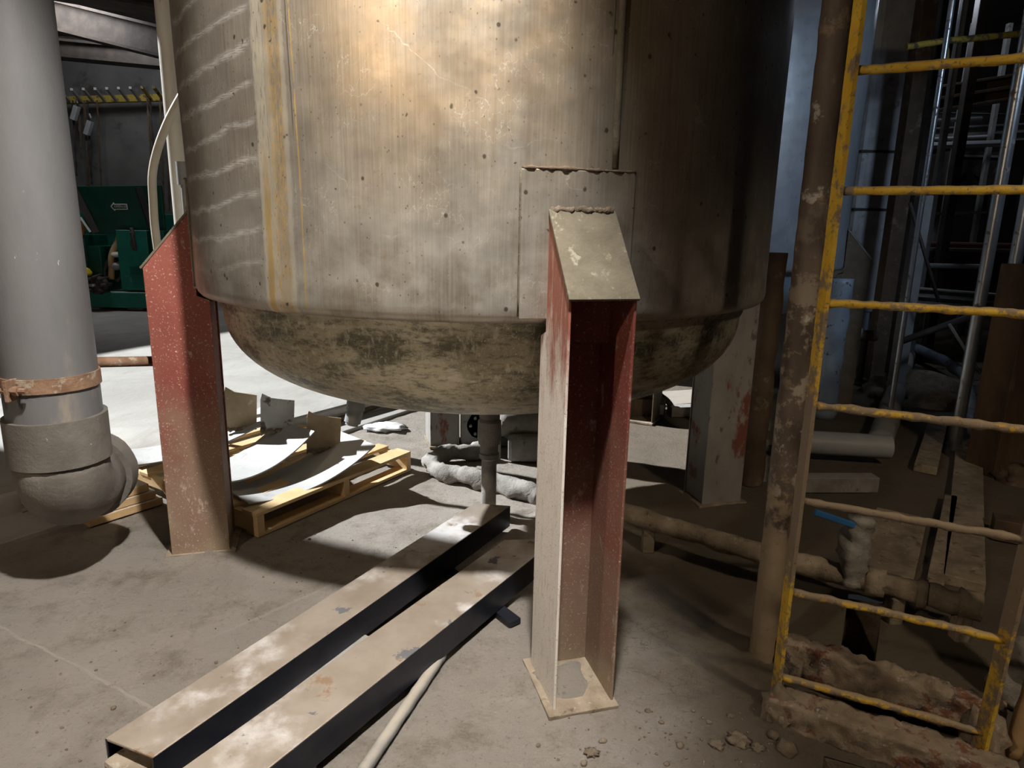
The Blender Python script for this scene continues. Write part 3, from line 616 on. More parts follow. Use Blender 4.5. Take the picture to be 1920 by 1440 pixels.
# ------------------------------------------------------------------ steel channels on the floor
def channel(a, b, a2, b2, h, label, ext0=0, hollow=True):
    """two long edges a->b (left), a2->b2 (right) of the top face at height h: an inverted channel"""
    d_ = (b-a).normalized(); root = thing('steel_channel', tuple((a+b)/2*1.0), label, 'steel channel', 'steel channels lying on the floor')
    a = a-d_*ext0; a2 = a2-d_*ext0; s_ = (a2-a); s_ = (s_-d_*s_.dot(d_)).normalized(); t = .01
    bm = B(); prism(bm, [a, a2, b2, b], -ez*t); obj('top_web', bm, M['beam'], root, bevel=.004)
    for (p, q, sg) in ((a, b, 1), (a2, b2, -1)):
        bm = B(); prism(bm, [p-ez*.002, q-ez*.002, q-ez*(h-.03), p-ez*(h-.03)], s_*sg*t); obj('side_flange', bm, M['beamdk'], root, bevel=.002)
    return d_, s_
hb = .15
a, b, a2, b2 = G(196, 1384, hb), G(890, 943, hb), G(287, 1420, hb), G(957, 948, hb)
d1, s1_ = channel(a, b, a2, b2, hb, 'left one of the two long brown dusty steel channels, its open end in view')
a3 = G(340, 1440, hb); b3 = G(945, 1012, hb); a4 = G(502, 1440, hb); b4 = a4+(G(996, 1048, hb)-a4)*1.18
channel(a3, b3, a4, b4, hb, 'right one of the two long brown dusty steel channels, beside the front red leg', .6)
# inner packing block seen in the open end and timbers they rest on
bm = B(); w0 = a+s1_*.03-d1*.03; w0.z = .012; hexa(bm, [w0, w0+s1_*.14, w0+s1_*.14+d1*.5, w0+d1*.5, w0+ez*.10, w0+s1_*.14+ez*.09, w0+s1_*.14+d1*.5+ez*.09, w0+d1*.5+ez*.1])
tag(obj('mud_block', bm, M['mud'], None, bevel=.012), 'lump of dried mud inside the open end of the left channel', 'mud', kind='stuff')
for (t, lb) in ((.14, 'near'), (.80, 'far')):
    c0 = a.lerp(b, t)-s1_*.04; c1 = a3.lerp(b3, t*.95)+s1_*.30; c0.z = c1.z = .014
    bm = B(); bar(bm, c0, c1, .06, .026); tag(obj('support_bar', bm, M['beamdk'], None, bevel=.003), 'dark steel bar under the %s end of the two channels' % lb, 'steel bar', 'bars under the channels')
bm = B(); p0, p1 = G(455, 1345, .03), G(680, 1190, .03); bar(bm, p0, p1, .11, .012); tag(obj('flat_bar', bm, M['greymud'], None, bevel=.002), 'grey flat bar lying in the gap between the two channels', 'steel bar')
bm = B(); p0, p1 = G(678, 1450, .02), G(828, 1228, .02); tube(bm, [p0, p1], .02, 12, lump=.002, lf=30, step=.02); tag(obj('pipe_offcut', bm, M['steelgrey'], None, smooth=True), 'muddy grey pipe offcut in shadow right of the channels', 'pipe')
bm = B(); p0 = G(590, 1440, .0); box(bm, p0+Vector((0, 0, .05)), (.012, .05, .09)); box(bm, p0+Vector((-.02, 0, .006)), (.05, .05, .01)); tag(obj('angle_bracket', bm, M['steelgrey'], None, bevel=.001), 'small grey angle bracket at the bottom edge beside the right channel', 'bracket')

# ------------------------------------------------------------------ muddy hose and pump gear under the tank
pts = [G(*q, .05) for q in ((1015, 930), (985, 922), (950, 912), (905, 902), (860, 892), (820, 880), (808, 866), (830, 855), (870, 850), (905, 846))]
bm = B(); sweep(bm, smooth_path(pts, 4), circ(.05, 14), lump=.035, lf=9, step=.02); tag(obj('muddy_hose', bm, M['greymud'], None, smooth=True), 'hose buried in grey mud looping under the drain valve', 'hose')
c = G(975, 880, .0); root = thing('pump', (c.x+.02, c.y+.25, 0), 'dust covered pump motor beside the drain valve under the tank', 'pump')
c = root.location.copy()
bm = B(); sweep(bm, [c+Vector((-.17, 0, .27)), c+Vector((.24, .05, .27))], circ(.105, 20, .10), lump=.01, lf=8, step=.04); obj('motor_housing', bm, M['greymud'], root, smooth=True)
bm = B(); box(bm, c+Vector((0, 0, .40)), (.20, .16, .08)); obj('terminal_box', bm, M['greymud'], root, bevel=.02)
bm = B(); box(bm, c+Vector((.04, 0, .10)), (.30, .24, .2)); obj('mount', bm, M['greymud'], root, bevel=.03)
bm = B(); tube(bm, [c+Vector((-.17, -.06, .22)), c+Vector((-.17, -.065, -.0))], .012, 8); obj('drip_rod', bm, M['greymud'], root)
c = G(860, 838); root = thing('gearbox', (c.x+.24, c.y, 0), 'dark grimy gearbox casing under the tank behind the looped hose', 'gearbox')
c = root.location.copy()
bm = B(); box(bm, c+Vector((-.03, .12, .15)), (.40, .24, .30)); obj('casing', bm, M['steelgrey'], root, bevel=.04)
bm = B(); tube(bm, [c+Vector((-.08, .0, .17)), c+Vector((-.08, .1, .17))], .10, 20, lump=.01, lf=20); 
for k in range(6): tube(bm, [c+Vector((-.08+.07*math.cos(k*PI/3), -.02, .17+.07*math.sin(k*PI/3))), c+Vector((-.08+.07*math.cos(k*PI/3), .02, .17+.07*math.sin(k*PI/3)))], .012, 6)
obj('bolted_cover', bm, M['steelgrey'], root, smooth=2)
bm = B(); tube(bm, smooth_path([c+Vector((.02, -.05, .05)), c+Vector((.06, -.1, .14)), c+Vector((.13, -.1, .12)), c+Vector((.2, -.12, .03))], 5), .014, 8); obj('cable', bm, M['steelgrey'], root, smooth=True)
bm = B(); p0, p1 = G(822, 852, .02), G(905, 846, .02); bar(bm, p0, p1, .05, .03); tag(obj('flat_bar', bm, M['greymud'], None), 'short grey flat bar at the foot of the dark gearbox', 'steel bar')

# rag, conduit along the curb, boxes beyond
def blob(bm, c, r, n=12, amp=.35, fl=.5, f=3.0):
    bmesh.ops.create_icosphere(bm, subdivisions=3, radius=1, matrix=Matrix.Identity(4))
    for v in bm.verts[-642:]:
        k = 1+noise.noise(v.co*f+Vector(c)*9)*amp*1.6; v.co = Vector((v.co.x*r[0]*k, v.co.y*r[1]*k, v.co.z*r[2]*k))+Vector(c)
bm = B(); blob(bm, G(722, 800, .015), (.16, .13, .02), f=2.5); tag(obj('rag', bm, M['rag'], None, smooth=True), 'pale crumpled rag on the floor beneath the tank outlet', 'rag')
bm = B(); p0, p1 = G(500, 800, .09), G(668, 752, .09); p1 = p1+(p1-p0)*.4; tube(bm, [p0, p1], .045, 14); tag(obj('conduit', bm, M['palegrey'], None, smooth=2), 'pale pipe lying along the foot of the concrete curb', 'pipe')
bm = B(); p0, p1 = G(560, 812, .05), G(700, 764, .05); p1 = p1+(p1-p0)*.3; tube(bm, [p0, p1], .022, 10); tag(obj('conduit', bm, M['brown'], None, smooth=2), 'thin brown pipe lying in front of the pale pipe at the curb', 'pipe')

# ------------------------------------------------------------------ muddy pump guard at far left: corroded bolts by the elbow
c = G(70, 960); root = thing('bolted_flange', tuple(c), 'corroded flange with rows of protruding bolts left of the grey elbow', 'flange')
bm = B(); box(bm, c+Vector((.04, .06, .07)), (.26, .04, .16), Matrix.Rotation(-.5, 3, 'Z')); obj('flange_body', bm, M['greymud'], root, bevel=.006)
for i in range(3):
    for j in range(3):
        q = c+Vector((-.06+.07*i, .06-.03*i, .03+.045*j)); bm = B(); tube(bm, [q, q+Vector((-.05, -.09, 0))], .012, 6, lump=.002); obj('bolt', bm, M['greymud'], root)

# ------------------------------------------------------------------ pole and ladder
root = tag(obj('pole', (lambda b_: (tube(b_, [(.985, 2.28, -.02), (.985, 2.28, 3.6)], .047, 26, step=.02, lump=.003, lf=14), b_)[1])(B()), M['pole'], None, smooth=2), 'black mud stained round pole standing left of the yellow ladder', 'pole')
# ladder: solved from its rung spacing, top leaning slightly toward the viewer
fl_, fr_ = G(1455, 1290, .08), G(1838, 1400, .08)
tl_ = Yp(1612, 10, 1.88); tr_ = Yp(1925, 0, 1.88)
dl = (tl_-fl_); dl2 = dl/dl.z; tr_top = fr_+dl2*(2.9-.08)
root = thing('ladder', tuple((fl_+fr_)/2), 'yellow steel ladder, mud caked lower down, standing in the right foreground', 'ladder')
wv = (fr_-fl_).normalized(); dirn = dl2.normalized(); nrm = wv.cross(dirn).normalized()
RZS = []
def at_z(base, z): return base+dl2*(z-.08)
for nm, base in (('side_rail', fl_), ('side_rail', fr_)):
    bm = B(); sweep(bm, [at_z(base, .03), at_z(base, 2.9)], rect(.028 if base is fl_ else .03, .012, 3) if 0 else [(.006, -.025), (.006, .025), (-.006, .025), (-.006, -.025)], step=.03, lump=.0015, lf=20); obj(nm, bm, M['ladder'], root)
rungs = [(1470, 1266), (1489, 1107), (1511, 938), (1535, 759), (1560, 567), (1580, 358), (1607, 133), (1635, -110)]
import sys
def zfor(py_):
    lo, hi = .0, 3.2
    for _ in range(40):
        mid = (lo+hi)/2; q = at_z(fl_, mid)-Vector((0, 0, H)); yy = 720-F*q.dot(up)/q.dot(fw)
        if yy > py_: lo = mid
        else: hi = mid
    return mid
zs = [zfor(p[1]) for p in rungs]; k0 = zs[0]; stp = (zs[6]-zs[0])/6
print('RUNGS', [round(z, 3) for z in zs])
for i in range(9):
    z = k0+stp*i if i > 7 else zs[i] if i < 7 else k0+stp*i
    p0, p1 = at_z(fl_, z), at_z(fr_, z); bm = B(); tube(bm, [p0, p1], .0115, 10, step=.012, lump=.004 if i < 5 else .002, lf=30); obj('rung', bm, M['ladder'], root, smooth=True)
# trench edge beams caked in mud
bm = B(); p0, p1 = G(1450, 1322, .04), G(1850, 1452, .04); sweep(bm, [p0-(p1-p0)*.02, p1+(p1-p0)*.12], rect(.095, .10, 8), lump=.012, lf=26, step=.008); tag(obj('trench_beam', bm, M['mudrust'], None, smooth=True), 'mud crusted steel beam at the foot of the ladder, nearest the viewer', 'beam', 'beams edging the trench')
bm = B(); p0, p1 = G(1470, 1222, .06), G(1838, 1345, .06); sweep(bm, [p0-(p1-p0)*.02, p1+(p1-p0)*.1], rect(.07, .13, 8), lump=.018, lf=24, step=.008); tag(obj('trench_beam', bm, M['mudrust'], None, smooth=True), 'mud crusted steel beam behind the lowest ladder rung', 'beam', 'beams edging the trench')
bm = B(); c = G(1842, 1392, .05); blob(bm, c, (.06, .06, .11), f=2.5); tag(obj('mud_clod', bm, M['mudrust'], None, smooth=True), 'mud clod packed round the right foot of the ladder', 'mud')
bm = B(); c = G(1462, 1330, .03); blob(bm, c, (.055, .06, .08), f=2.5); tag(obj('mud_clod', bm, M['mud'], None, smooth=True), 'mud clod packed round the left foot of the ladder', 'mud')

# muddy pipe with the blue handled valve
root = thing('mud_covered_pipe', tuple(G(1600, 1080)), 'mud covered floor pipe with a blue handled valve behind the ladder', 'pipe')
P0, P1, P2, P3 = G(1120, 945, .17), G(1430, 1040, .17), G(1590, 1080, .16), G(1835, 1138, .16)
bm = B(); sweep(bm, [P0, P1, P2, P3], circ(.045, 16), lump=.012, lf=10, step=.02); obj('pipe_run', bm, M['mud'], root, smooth=True)
for a_, b_ in ((.15, .30), (.55, .62), (.86, 1.02)):
    q0, q1 = P2.lerp(P3, a_), P2.lerp(P3, b_); bm = B(); sweep(bm, [q0, q1], circ(.058, 16), lump=.01, lf=14, step=.02); obj('coupling', bm, M['mud'], root, smooth=True)
bm = B(); v0 = P2+(P3-P2)*.02; vt = Yp(1612, 968, v0.y); tube(bm, [v0-ez*.02, v0.lerp(vt, .5), vt], .052, 14, lump=.022, lf=20, step=.015); vb = obj('valve_body', bm, M['greymud'], root, smooth=True)
bm = B(); q = Yp(1602, 985, v0.y-.03); q0 = Yp(1528, 960, v0.y-.06); bar(bm, q0, q, .016, .026); obj('valve_handle', bm, M['blue'], vb, bevel=.004)
for i in range(3):  # stands keeping the pipe off the floor
    q = (P0.lerp(P1, .35), P2.lerp(P3, .4), P2.lerp(P3, .9))[i]; bm = B(); box(bm, (q.x, q.y, .06), (.06, .06, .13)); obj('pipe_stand', bm, M['mud'], root, bevel=.01)

# right edge columns
p = G(1893, 1310, .0); bm = B(); sweep(bm, [p, p+Vector((.06, 0, .5)), p+Vector((.10, 0, 1.0))], circ(.062, 18), lump=.03, lf=14, step=.02); tag(obj('wrapped_pipe', bm, M['greymud'], None, smooth=True), 'grey mud wrapped upright pipe at the right edge behind the ladder', 'pipe')
p = G(1897, 1418, .0); q = G(1925, 1290, .25); bm = B(); tube(bm, [p, p+(q-p)*1.0+Vector((.02, 0, .1))], .024, 12, lump=.003, lf=20, step=.03); tag(obj('rod', bm, M['wood2'], None, smooth=True), 'short tan rod leaning at the bottom right edge', 'rod')

# ------------------------------------------------------------------ mud crumbs
k = 0; lumps = []
for (X, Y_, r) in ((1385, 1385, .032), (1345, 1395, .022), (1110, 1412, .02), (1420, 1400, .02), (1370, 1340, .012), (1215, 1330, .010), (1275, 1395, .014), (1475, 1405, .03), (1450, 1380, .018), (1330, 1350, .009), (1240, 1352, .009), (1300, 1330, .008), (212, 1325, .009), (405, 1240, .007), (580, 1010, .008), (180, 1255, .006), (1130, 1388, .010), (1095, 1430, .012), (1250, 1430, .008), (1010, 1395, .007)):
    lumps.append((G(X, Y_), r))
for i in range(170):
    X, Y_ = random.choice(((random.uniform(0, 520), random.uniform(1150, 1430)), (random.uniform(1020, 1460), random.uniform(1325, 1435)), (random.uniform(1180, 1480), random.uniform(1325, 1435)), (random.uniform(480, 900), random.uniform(1000, 1120))))
    lumps.append((G(X, Y_), random.uniform(.002, .005)))
bm = B(); n0 = 0
big = lumps[:6]
names = ['biggest mud lump on the floor between front leg and ladder', 'mud lump left of the biggest one near the ladder foot', 'mud lump in front of the front red leg', 'mud lump right of the biggest one by the ladder foot', 'small mud lump behind the biggest one', 'small mud lump just right of the front leg base']
for (c, r), nm in zip(big, names):
    bm = B(); blob(bm, c+ez*(gz(c.x, c.y)+r*.1), (r*1.05, r*.9, r*.55), f=3.4, amp=.55); tag(obj('mud_lump', bm, M['mudwet'], None, smooth=True), nm, 'mud', 'mud lumps by the front leg')
bm = B()
for c, r in lumps[6:]:
    mt = Matrix.Translation(c+ez*(gz(c.x, c.y)+r*.3)) @ Matrix.Rotation(random.random()*6, 4, 'Z') @ Matrix.Diagonal((r*random.uniform(.8, 1.4), r, r*.7, 1))
    g_ = bmesh.ops.create_icosphere(bm, subdivisions=2, radius=1, matrix=mt)
    for v in g_['verts']: v.co += (v.co-c)*noise.noise(v.co*120)*.5
tag(obj('mud_crumbs', bm, M['mudwet'], None, smooth=True), 'scattered mud crumbs over the foreground floor', 'mud', kind='stuff')

# ------------------------------------------------------------------ green job box in the far left
gb0 = G(150, 582, hs); gy = gb0.y; gx = gb0.x
u_ = (Yp(280, 500, gy)-Yp(170, 500, gy)).x/110.0      # metres per photo pixel there
def gp(X, Yy, dy=0.0): q = Yp(X, Yy, gy); q.y += dy; return q
root = thing('job_box', tuple(gp(215, 578)), 'green steel job box with its lid raised, against the far left wall', 'tool box')
def gbox(name, x0, y0, x1, y1, d0, d1, m, par=root, bev=.01):
    a_, b_ = gp(x0, y1), gp(x1, y0); bm = B(); box(bm, ((a_.x+b_.x)/2, gy+(d0+d1)/2, (a_.z+b_.z)/2), (b_.x-a_.x, d1-d0, b_.z-a_.z)); return obj(name, bm, m, par, bevel=bev)
gbox('base', 160, 550, 300, 576, 0, .8, M['greenlt'])
gbox('skid', 232, 576, 262, 582, .1, .2, M['steelgrey']); gbox('skid', 165, 576, 180, 582, .1, .2, M['steelgrey'])
gbox('side_panel', 100, 440, 150, 552, .1, .8, M['green']); gbox('back_panel', 100, 400, 300, 552, .75, .8, M['green'])
dr_ = gbox('cabinet', 222, 432, 268, 545, .1, .78, M['greenlt']); gbox('cabinet_label', 240, 500, 262, 515, .07, .1, M['green'], dr_, .002)
gbox('side_panel', 286, 432, 300, 552, .1, .8, M['green']); gbox('side_panel', 146, 462, 178, 552, .12, .8, M['green'])
ld = B(); q = [gp(178, 350), gp(284, 347), gp(284, 438), gp(178, 440)]
hexa(ld, [q[3]+Vector((-.25, .25, 0)), q[2]+Vector((.1, .25, 0)), q[2]+Vector((.1, .31, 0)), q[3]+Vector((-.25, .31, 0)), q[0]+Vector((-.35, .0, 0)), q[1]+Vector((.15, .0, 0)), q[1]+Vector((.15, .06, 0)), q[0]+Vector((-.35, .06, 0))])
lo_ = obj('lid', ld, M['green'], root, bevel=.01)
bm = B(); z_ = .0
def lg(X, Yy): q_ = gp(X, Yy); t_ = (438-Yy)/90; q_.y = gy+.25-.25*t_-.03; return q_
ol = [(203, 387), (209, 380), (209, 382.5), (233, 382.5), (233, 392), (209, 392), (209, 394.5)]
for i in range(len(ol)): bar(bm, lg(*ol[i]), lg(*ol[(i+1) % len(ol)]), .012, .012, Vector((0, 1, 0)))
obj('arrow_emblem', bm, M['whitet'], lo_)
cu = bpy.data.curves.new('t', 'FONT'); cu.body = 'GREENLEE'; cu.extrude = .004; cu.align_x = 'CENTER'; cu.align_y = 'CENTER'; cu.size = 1
to = bpy.data.objects.new('t', cu); C.objects.link(to); bpy.context.view_layer.update()
me = bpy.data.meshes.new_from_object(to.evaluated_get(bpy.context.evaluated_depsgraph_get())); C.objects.unlink(to); bpy.data.objects.remove(to)
w_ = max(v.co.x for v in me.vertices)-min(v.co.x for v in me.vertices); sc_ = (lg(231, 387)-lg(208, 387)).length/w_; c_ = lg(220, 387.3)
for v in me.vertices: v.co = Vector((v.co.x*sc_, v.co.z*.3-v.co.y*sc_*.2*-1, v.co.y*sc_*1.3))+c_
lt = bpy.data.objects.new('lettering', me); me.materials.append(M['whitet']); C.objects.link(lt); lt.parent = lo_; lt.matrix_parent_inverse = WM(lo_).inverted()
for (x0, y0, x1, y1) in ((146, 352, 180, 436), (267, 352, 286, 430)):
    bm = B(); bar(bm, gp(x0, y0, -.12), gp(x1, y1, -.0), .06, .10); obj('lid_strut', bm, M['black'], root)
bm = B(); bar(bm, gp(165, 408, -.2), gp(180, 435, -.15), .03, .03); obj('grab_handle', bm, M['whitet'], root)
# contents resting in the box
def heap(name, pts_, r, m, label, cat, sm=True):
    bm = B(); sweep(bm, smooth_path([gp(*q) for q in pts_], 5), circ(r, 8)); return tag(obj(name, bm, m, None, smooth=sm), label, cat)
heap('hose', ((200, 436, .4), (200, 455, .3), (196, 480, .2), (196, 505, .2), (196, 525, .2)), .05, M['wood2'], 'tan hose hanging inside the open green job box', 'hose')
heap('cable', ((246, 428, .0), (252, 440, -.03), (250, 455, -.04), (256, 468, -.05), (254, 452, -.05), (248, 435, -.03)), .03, M['dark'], 'dark cable looped over the front of the green cabinet', 'cable')
heap('cable', ((186, 530, .2), (182, 510, .2), (190, 490, .25), (205, 495, .25), (214, 515, .25), (206, 530, .2)), .045, M['black'], 'black cable coiled inside the open green job box', 'cable')
for (X, Yy, rx, rz, m_, nm, lb, ct) in ((188, 533, .16, .15, 'dark', 'motor', 'dark motor with a silver hub on the job box base', 'motor'), (160, 512, .12, .09, 'yellow', 'hard_hat', 'yellow rounded cap at the left side of the job box', 'cap'), (158, 540, .07, .07, 'yellow', 'tool_case', 'small yellow tool below the yellow cap', 'tool'), (205, 500, .10, .08, 'palegrey', 'bottle', 'pale bottle lying inside the green job box', 'bottle'), (162, 525, .12, .12, 'dark', 'tool_bag', 'dark bag beneath the yellow cap', 'bag'), (205, 478, .12, .05, 'whitep', 'paper_roll', 'cream roll of paper inside the green job box', 'roll')):
    bm = B(); c = gp(X, Yy, .0 if nm in ('motor', 'hard_hat', 'tool_case', 'tool_bag') else .3); c.y += -.05
    blob(bm, c, (rx, .12, rz), f=1.5, amp=.15)
    if nm == 'motor':
        for k in range(8): tube(bm, [c+Vector((.12*math.cos(k*PI/4), -.13, .12*math.sin(k*PI/4))), c+Vector((.15*math.cos(k*PI/4), .1, .15*math.sin(k*PI/4)))], .03, 6)
    o = obj(nm, bm, M[m_], None, smooth=True); tag(o, lb, ct)
    if nm == 'motor': part('hub', lambda b_: lathe(b_, [(.001, .0), (.05, .0), (.05, .04), (.001, .04)], c+Vector((0, -.16, -.02)), 12), M['zinc'], o)
# jumble to the left of the box (orange reel)
bm = B(); blob(bm, gp(146, 430, .0), (.09, .1, .12), f=2); tag(obj('cable_reel', bm, M['orange'], None, smooth=True), 'orange cord bundle hanging at the left of the job box', 'cord')
# yellow container, far left edge
p = G(-8, 662, hs); root = thing('drum', tuple(p), 'bright yellow container cut by the left edge of the photo', 'container')
bm = B(); lathe(bm, [(.001, 0), (.10, 0), (.11, .03), (.11, .30), (.06, .36), (.06, .38), (.001, .38)], p, 24); obj('body', bm, M['yellow'], root, smooth=2)
bm = B(); tube(bm, smooth_path([p+Vector((-.06, -.02, .36)), p+Vector((-.05, -.02, .44)), p+Vector((.05, -.02, .44)), p+Vector((.06, -.02, .36))], 4), .012, 8); obj('handle', bm, M['yellow'], root, smooth=True)

# hoist rack on the far wall
ry = 15.6
root = thing('hoist_rack', tuple(Yp(220, 186, ry)), 'yellow rail with slanting arms high on the far left wall', 'rack')
bm = B(); bar(bm, Yp(60, 190, ry), Yp(420, 180, ry), .12, .14); obj('rail', bm, M['yelgrime'], root)
for i in range(10):
    X = 112+i*22; bm = B(); bar(bm, Yp(X+18, 190-i*.3, ry-.1), Yp(X, 168-i*.6, ry-.75), .05, .05); obj('arm', bm, M['palegrey'] if i < 7 else M['yelgrime'], root)
bm = B()
gr = 'chains hanging from the rack'
for i, (X, y0, y1) in enumerate(((136, 188, 330), (146, 188, 300), (158, 188, 350), (164, 188, 345), (182, 188, 348), (276, 185, 300), (281, 185, 310), (300, 185, 395), (310, 185, 395), (318, 185, 395))):
    bm = B(); a_, b_ = Yp(X, y0, ry-.09), Yp(X+8, y1, ry-.09); n = 26
    tube(bm, [a_.lerp(b_, t/n) for t in range(n+1)], .018, 6, lump=.02, lf=9); tag(obj('chain', bm, M['brown'] if i % 3 else M['dark'], None), 'dark chain hanging from the wall rack above the green box', 'chain', gr)
for i, (X, y0, m_, lb) in enumerate(((141, 212, 'palegrey', 'left'), (166, 240, 'palegrey', 'right'))):
    bm = B(); c = Yp(X, y0, ry-.25); bar(bm, c+Vector((-.06, 0, -.14)), c+Vector((.06, 0, .14)), .12, .10); tube(bm, [c+Vector((.08, 0, .2)), c+Vector((.05, 0, .3))], .02, 6)
    tag(obj('chain_hoist', bm, M[m_], None, bevel=.01), '%s one of two pale chain hoists hanging from the wall rack' % lb, 'hoist', 'pale hoists on the rack')

# ------------------------------------------------------------------ right background
def vpipe(X, Yy, y, r, m, label, name='conduit', z0=0.0, z1=5.5, n=14, cat='pipe', group=None, lump=0):
    p = Yp(X, Yy, y); bm = B(); tube(bm, [(p.x, p.y, z0), (p.x, p.y, z1)], r, n, step=.1 if lump else None, lump=lump); return tag(obj(name, bm, m, None, smooth=2), label, cat, group)
# silver lagged duct beyond the blue tank
p = Yp(1656, 250, 8.2); root = thing('lagged_duct', (p.x, p.y, 0), 'crumpled silver lagged vertical duct right of the blue grey tank', 'duct')
bm = B(); box(bm, (p.x, p.y+.2, 3.1), (.44, .4, 4.8)); o_ = obj('duct_body', bm, M['lag'], root, bevel=.06)
for z_ in (Yp(1650, 392, 8.0).z, Yp(1650, 280, 8.0).z): bm = B(); box(bm, (p.x, p.y+.2, z_), (.46, .42, .03)); obj('joint_band', bm, M['dark'], root)
bm = B(); box(bm, (p.x, p.y+.2, .36), (.34, .3, .72)); obj('duct_foot', bm, M['bluesteel'], root, bevel=.02)
p = Yp(1562, 640, 5.9); bm = B(); tube(bm, [(p.x, p.y, 0), (p.x, p.y, .2), (p.x, p.y, 1.25)], .10, 18, lump=.02, lf=6, step=.05); tag(obj('standpipe', bm, M['bluesteel'], None, smooth=True), 'blue grey spotted upright pipe below the blue tank', 'pipe')
def vbox(X, Yy, y, w, d, m, label, name='column', z0=0, z1=5.5, cat='column', rot=0): 
    p = Yp(X, Yy, y); bm = B(); box(bm, (p.x, p.y, (z0+z1)/2), (w, d, z1-z0), Matrix.Rotation(rot, 3, 'Z')); return tag(obj(name, bm, m, None, bevel=.008), label, cat)
vbox(1703, 250, 7.6, .16, .16, M['brown'], 'brown steel column just right of the silver duct')
vbox(1736, 250, 8.0, .10, .10, M['dark'], 'dark steel post behind the left bright conduit', 'post', cat='post')
vbox(1716, 480, 6.6, .13, .1, M['steelgrey'], 'grey post at the right of the small khaki leg', 'post', z1=2.0, cat='post')
vbox(1802, 250, 8.8, .11, .11, M['dark'], 'slim grey post between the two bright conduits', 'post', cat='post')
vpipe(1748, 250, 5.6, .022, M['zinc'], 'left thin shiny vertical conduit seen through the ladder', group='shiny conduits', n=12)
vpipe(1893, 250, 5.0, .042, M['zinc'], 'middle and thickest shiny vertical conduit seen through the ladder', group='shiny conduits', n=12)
vpipe(1915, 430, 4.7, .040, M['zinc'], 'right shiny vertical conduit near the right edge', group='shiny conduits', n=12)
vbox(1895, 700, 4.5, .26, .22, M['rustcol'], 'rusty orange column at the right edge', z1=1.45, rot=.3)
# yellow guard rail high up
root = thing('guard_rail', tuple(Yp(1840, 70, 6.5)), 'grimy yellow guard rail high at the upper right', 'rail')
bm = B(); tube(bm, [Yp(1762, 78, 6.5), Yp(1990, 56, 6.5)], .028, 10); obj('top_rail', bm, M['yelgrime'], root, smooth=2)
bm = B(); p = Yp(1764, 78, 6.5); tube(bm, [p, p-ez*.05+Vector((-.3, 0, 0))], .028, 10); tube(bm, [Yp(1775, 110, 6.5)+Vector((0, 0, 0)), Yp(1775, 80, 6.5)], .02, 8); obj('rail_post', bm, M['yelgrime'], root, smooth=2)
# platform beams, shelving and machines far right
def hbeam(x0, y0, x1, y1, Y0_, w, h, m, label, name='beam', cat='beam', group=None, Y1_=None):
    a_, b_ = Yp(x0, y0, Y0_), Yp(x1, y1, Y1_ or Y0_); bm = B(); bar(bm, a_, b_, w, h*.12); 
    bar(bm, a_+ez*h*.45, b_+ez*h*.45, w, h*.1); bar(bm, a_-ez*h*.45, b_-ez*h*.45, w, h*.1); bar(bm, a_, b_, w*.3, h*.8); return tag(obj(name, bm, m, None, bevel=.004), label, cat, group)
hbeam(1700, 196, 1990, 150, 9.5, .3, .32, M['brown'], 'brown cross beam above the dark machinery')
hbeam(1726, 258, 1990, 245, 11.5, .3, .26, M['steelgrey'], 'pale cross beam midway up the dark background')
hbeam(1700, 552, 1990, 575, 7.8, .3, .18, M['greymud'], 'grey floor beam across the back at knee height')
def machine(x0, y0, x1, y1, Y_, d, m, label, name, cat, detail=0):
    a_, b_ = Yp(x0, y1, Y_), Yp(x1, y0, Y_); root = thing(name, ((a_.x+b_.x)/2, Y_+d/2, a_.z), label, cat)
    bm = B(); box(bm, ((a_.x+b_.x)/2, Y_+d/2, (a_.z+b_.z)/2), (b_.x-a_.x, d, b_.z-a_.z)); o_ = obj('housing', bm, m, root, bevel=.03)
    bm = B(); w_ = b_.x-a_.x; hh = b_.z-a_.z; box(bm, ((a_.x+b_.x)/2, Y_-.01, a_.z+hh*.86), (w_*.94, .05, hh*.06)); obj('cover_strip', bm, M['steelgrey'], root, bevel=.004)
    for sx_ in (.08, .92):
        if a_.z > .1: bm = B(); box(bm, (a_.x+(b_.x-a_.x)*sx_, Y_+d/2, a_.z/2), (.1, .1, a_.z)); obj('stand_leg', bm, M['dark'], root)
    for k in range(detail):
        bm = B(); cx_ = a_.x+w_*(k+.5)/detail; tube(bm, [(cx_, Y_-.06, a_.z+hh*.45), (cx_, Y_, a_.z+hh*.45)], min(hh, w_/detail)*.28, 18); obj('round_cover', bm, M['dark'], root, smooth=2)
    return root
machine(1672, 458, 1990, 552, 9.0, .8, M['redbrown'], 'low maroon machine housing behind the conduits', 'machine', 'machine', 2)
machine(1770, 285, 1900, 350, 11.0, .8, M['dark'], 'dark rounded machine under the pale beam', 'machine', 'machine', 3)
machine(1690, 212, 1990, 236, 12.0, .5, M['dark'], 'long dark duct high in the right background', 'duct', 'duct')
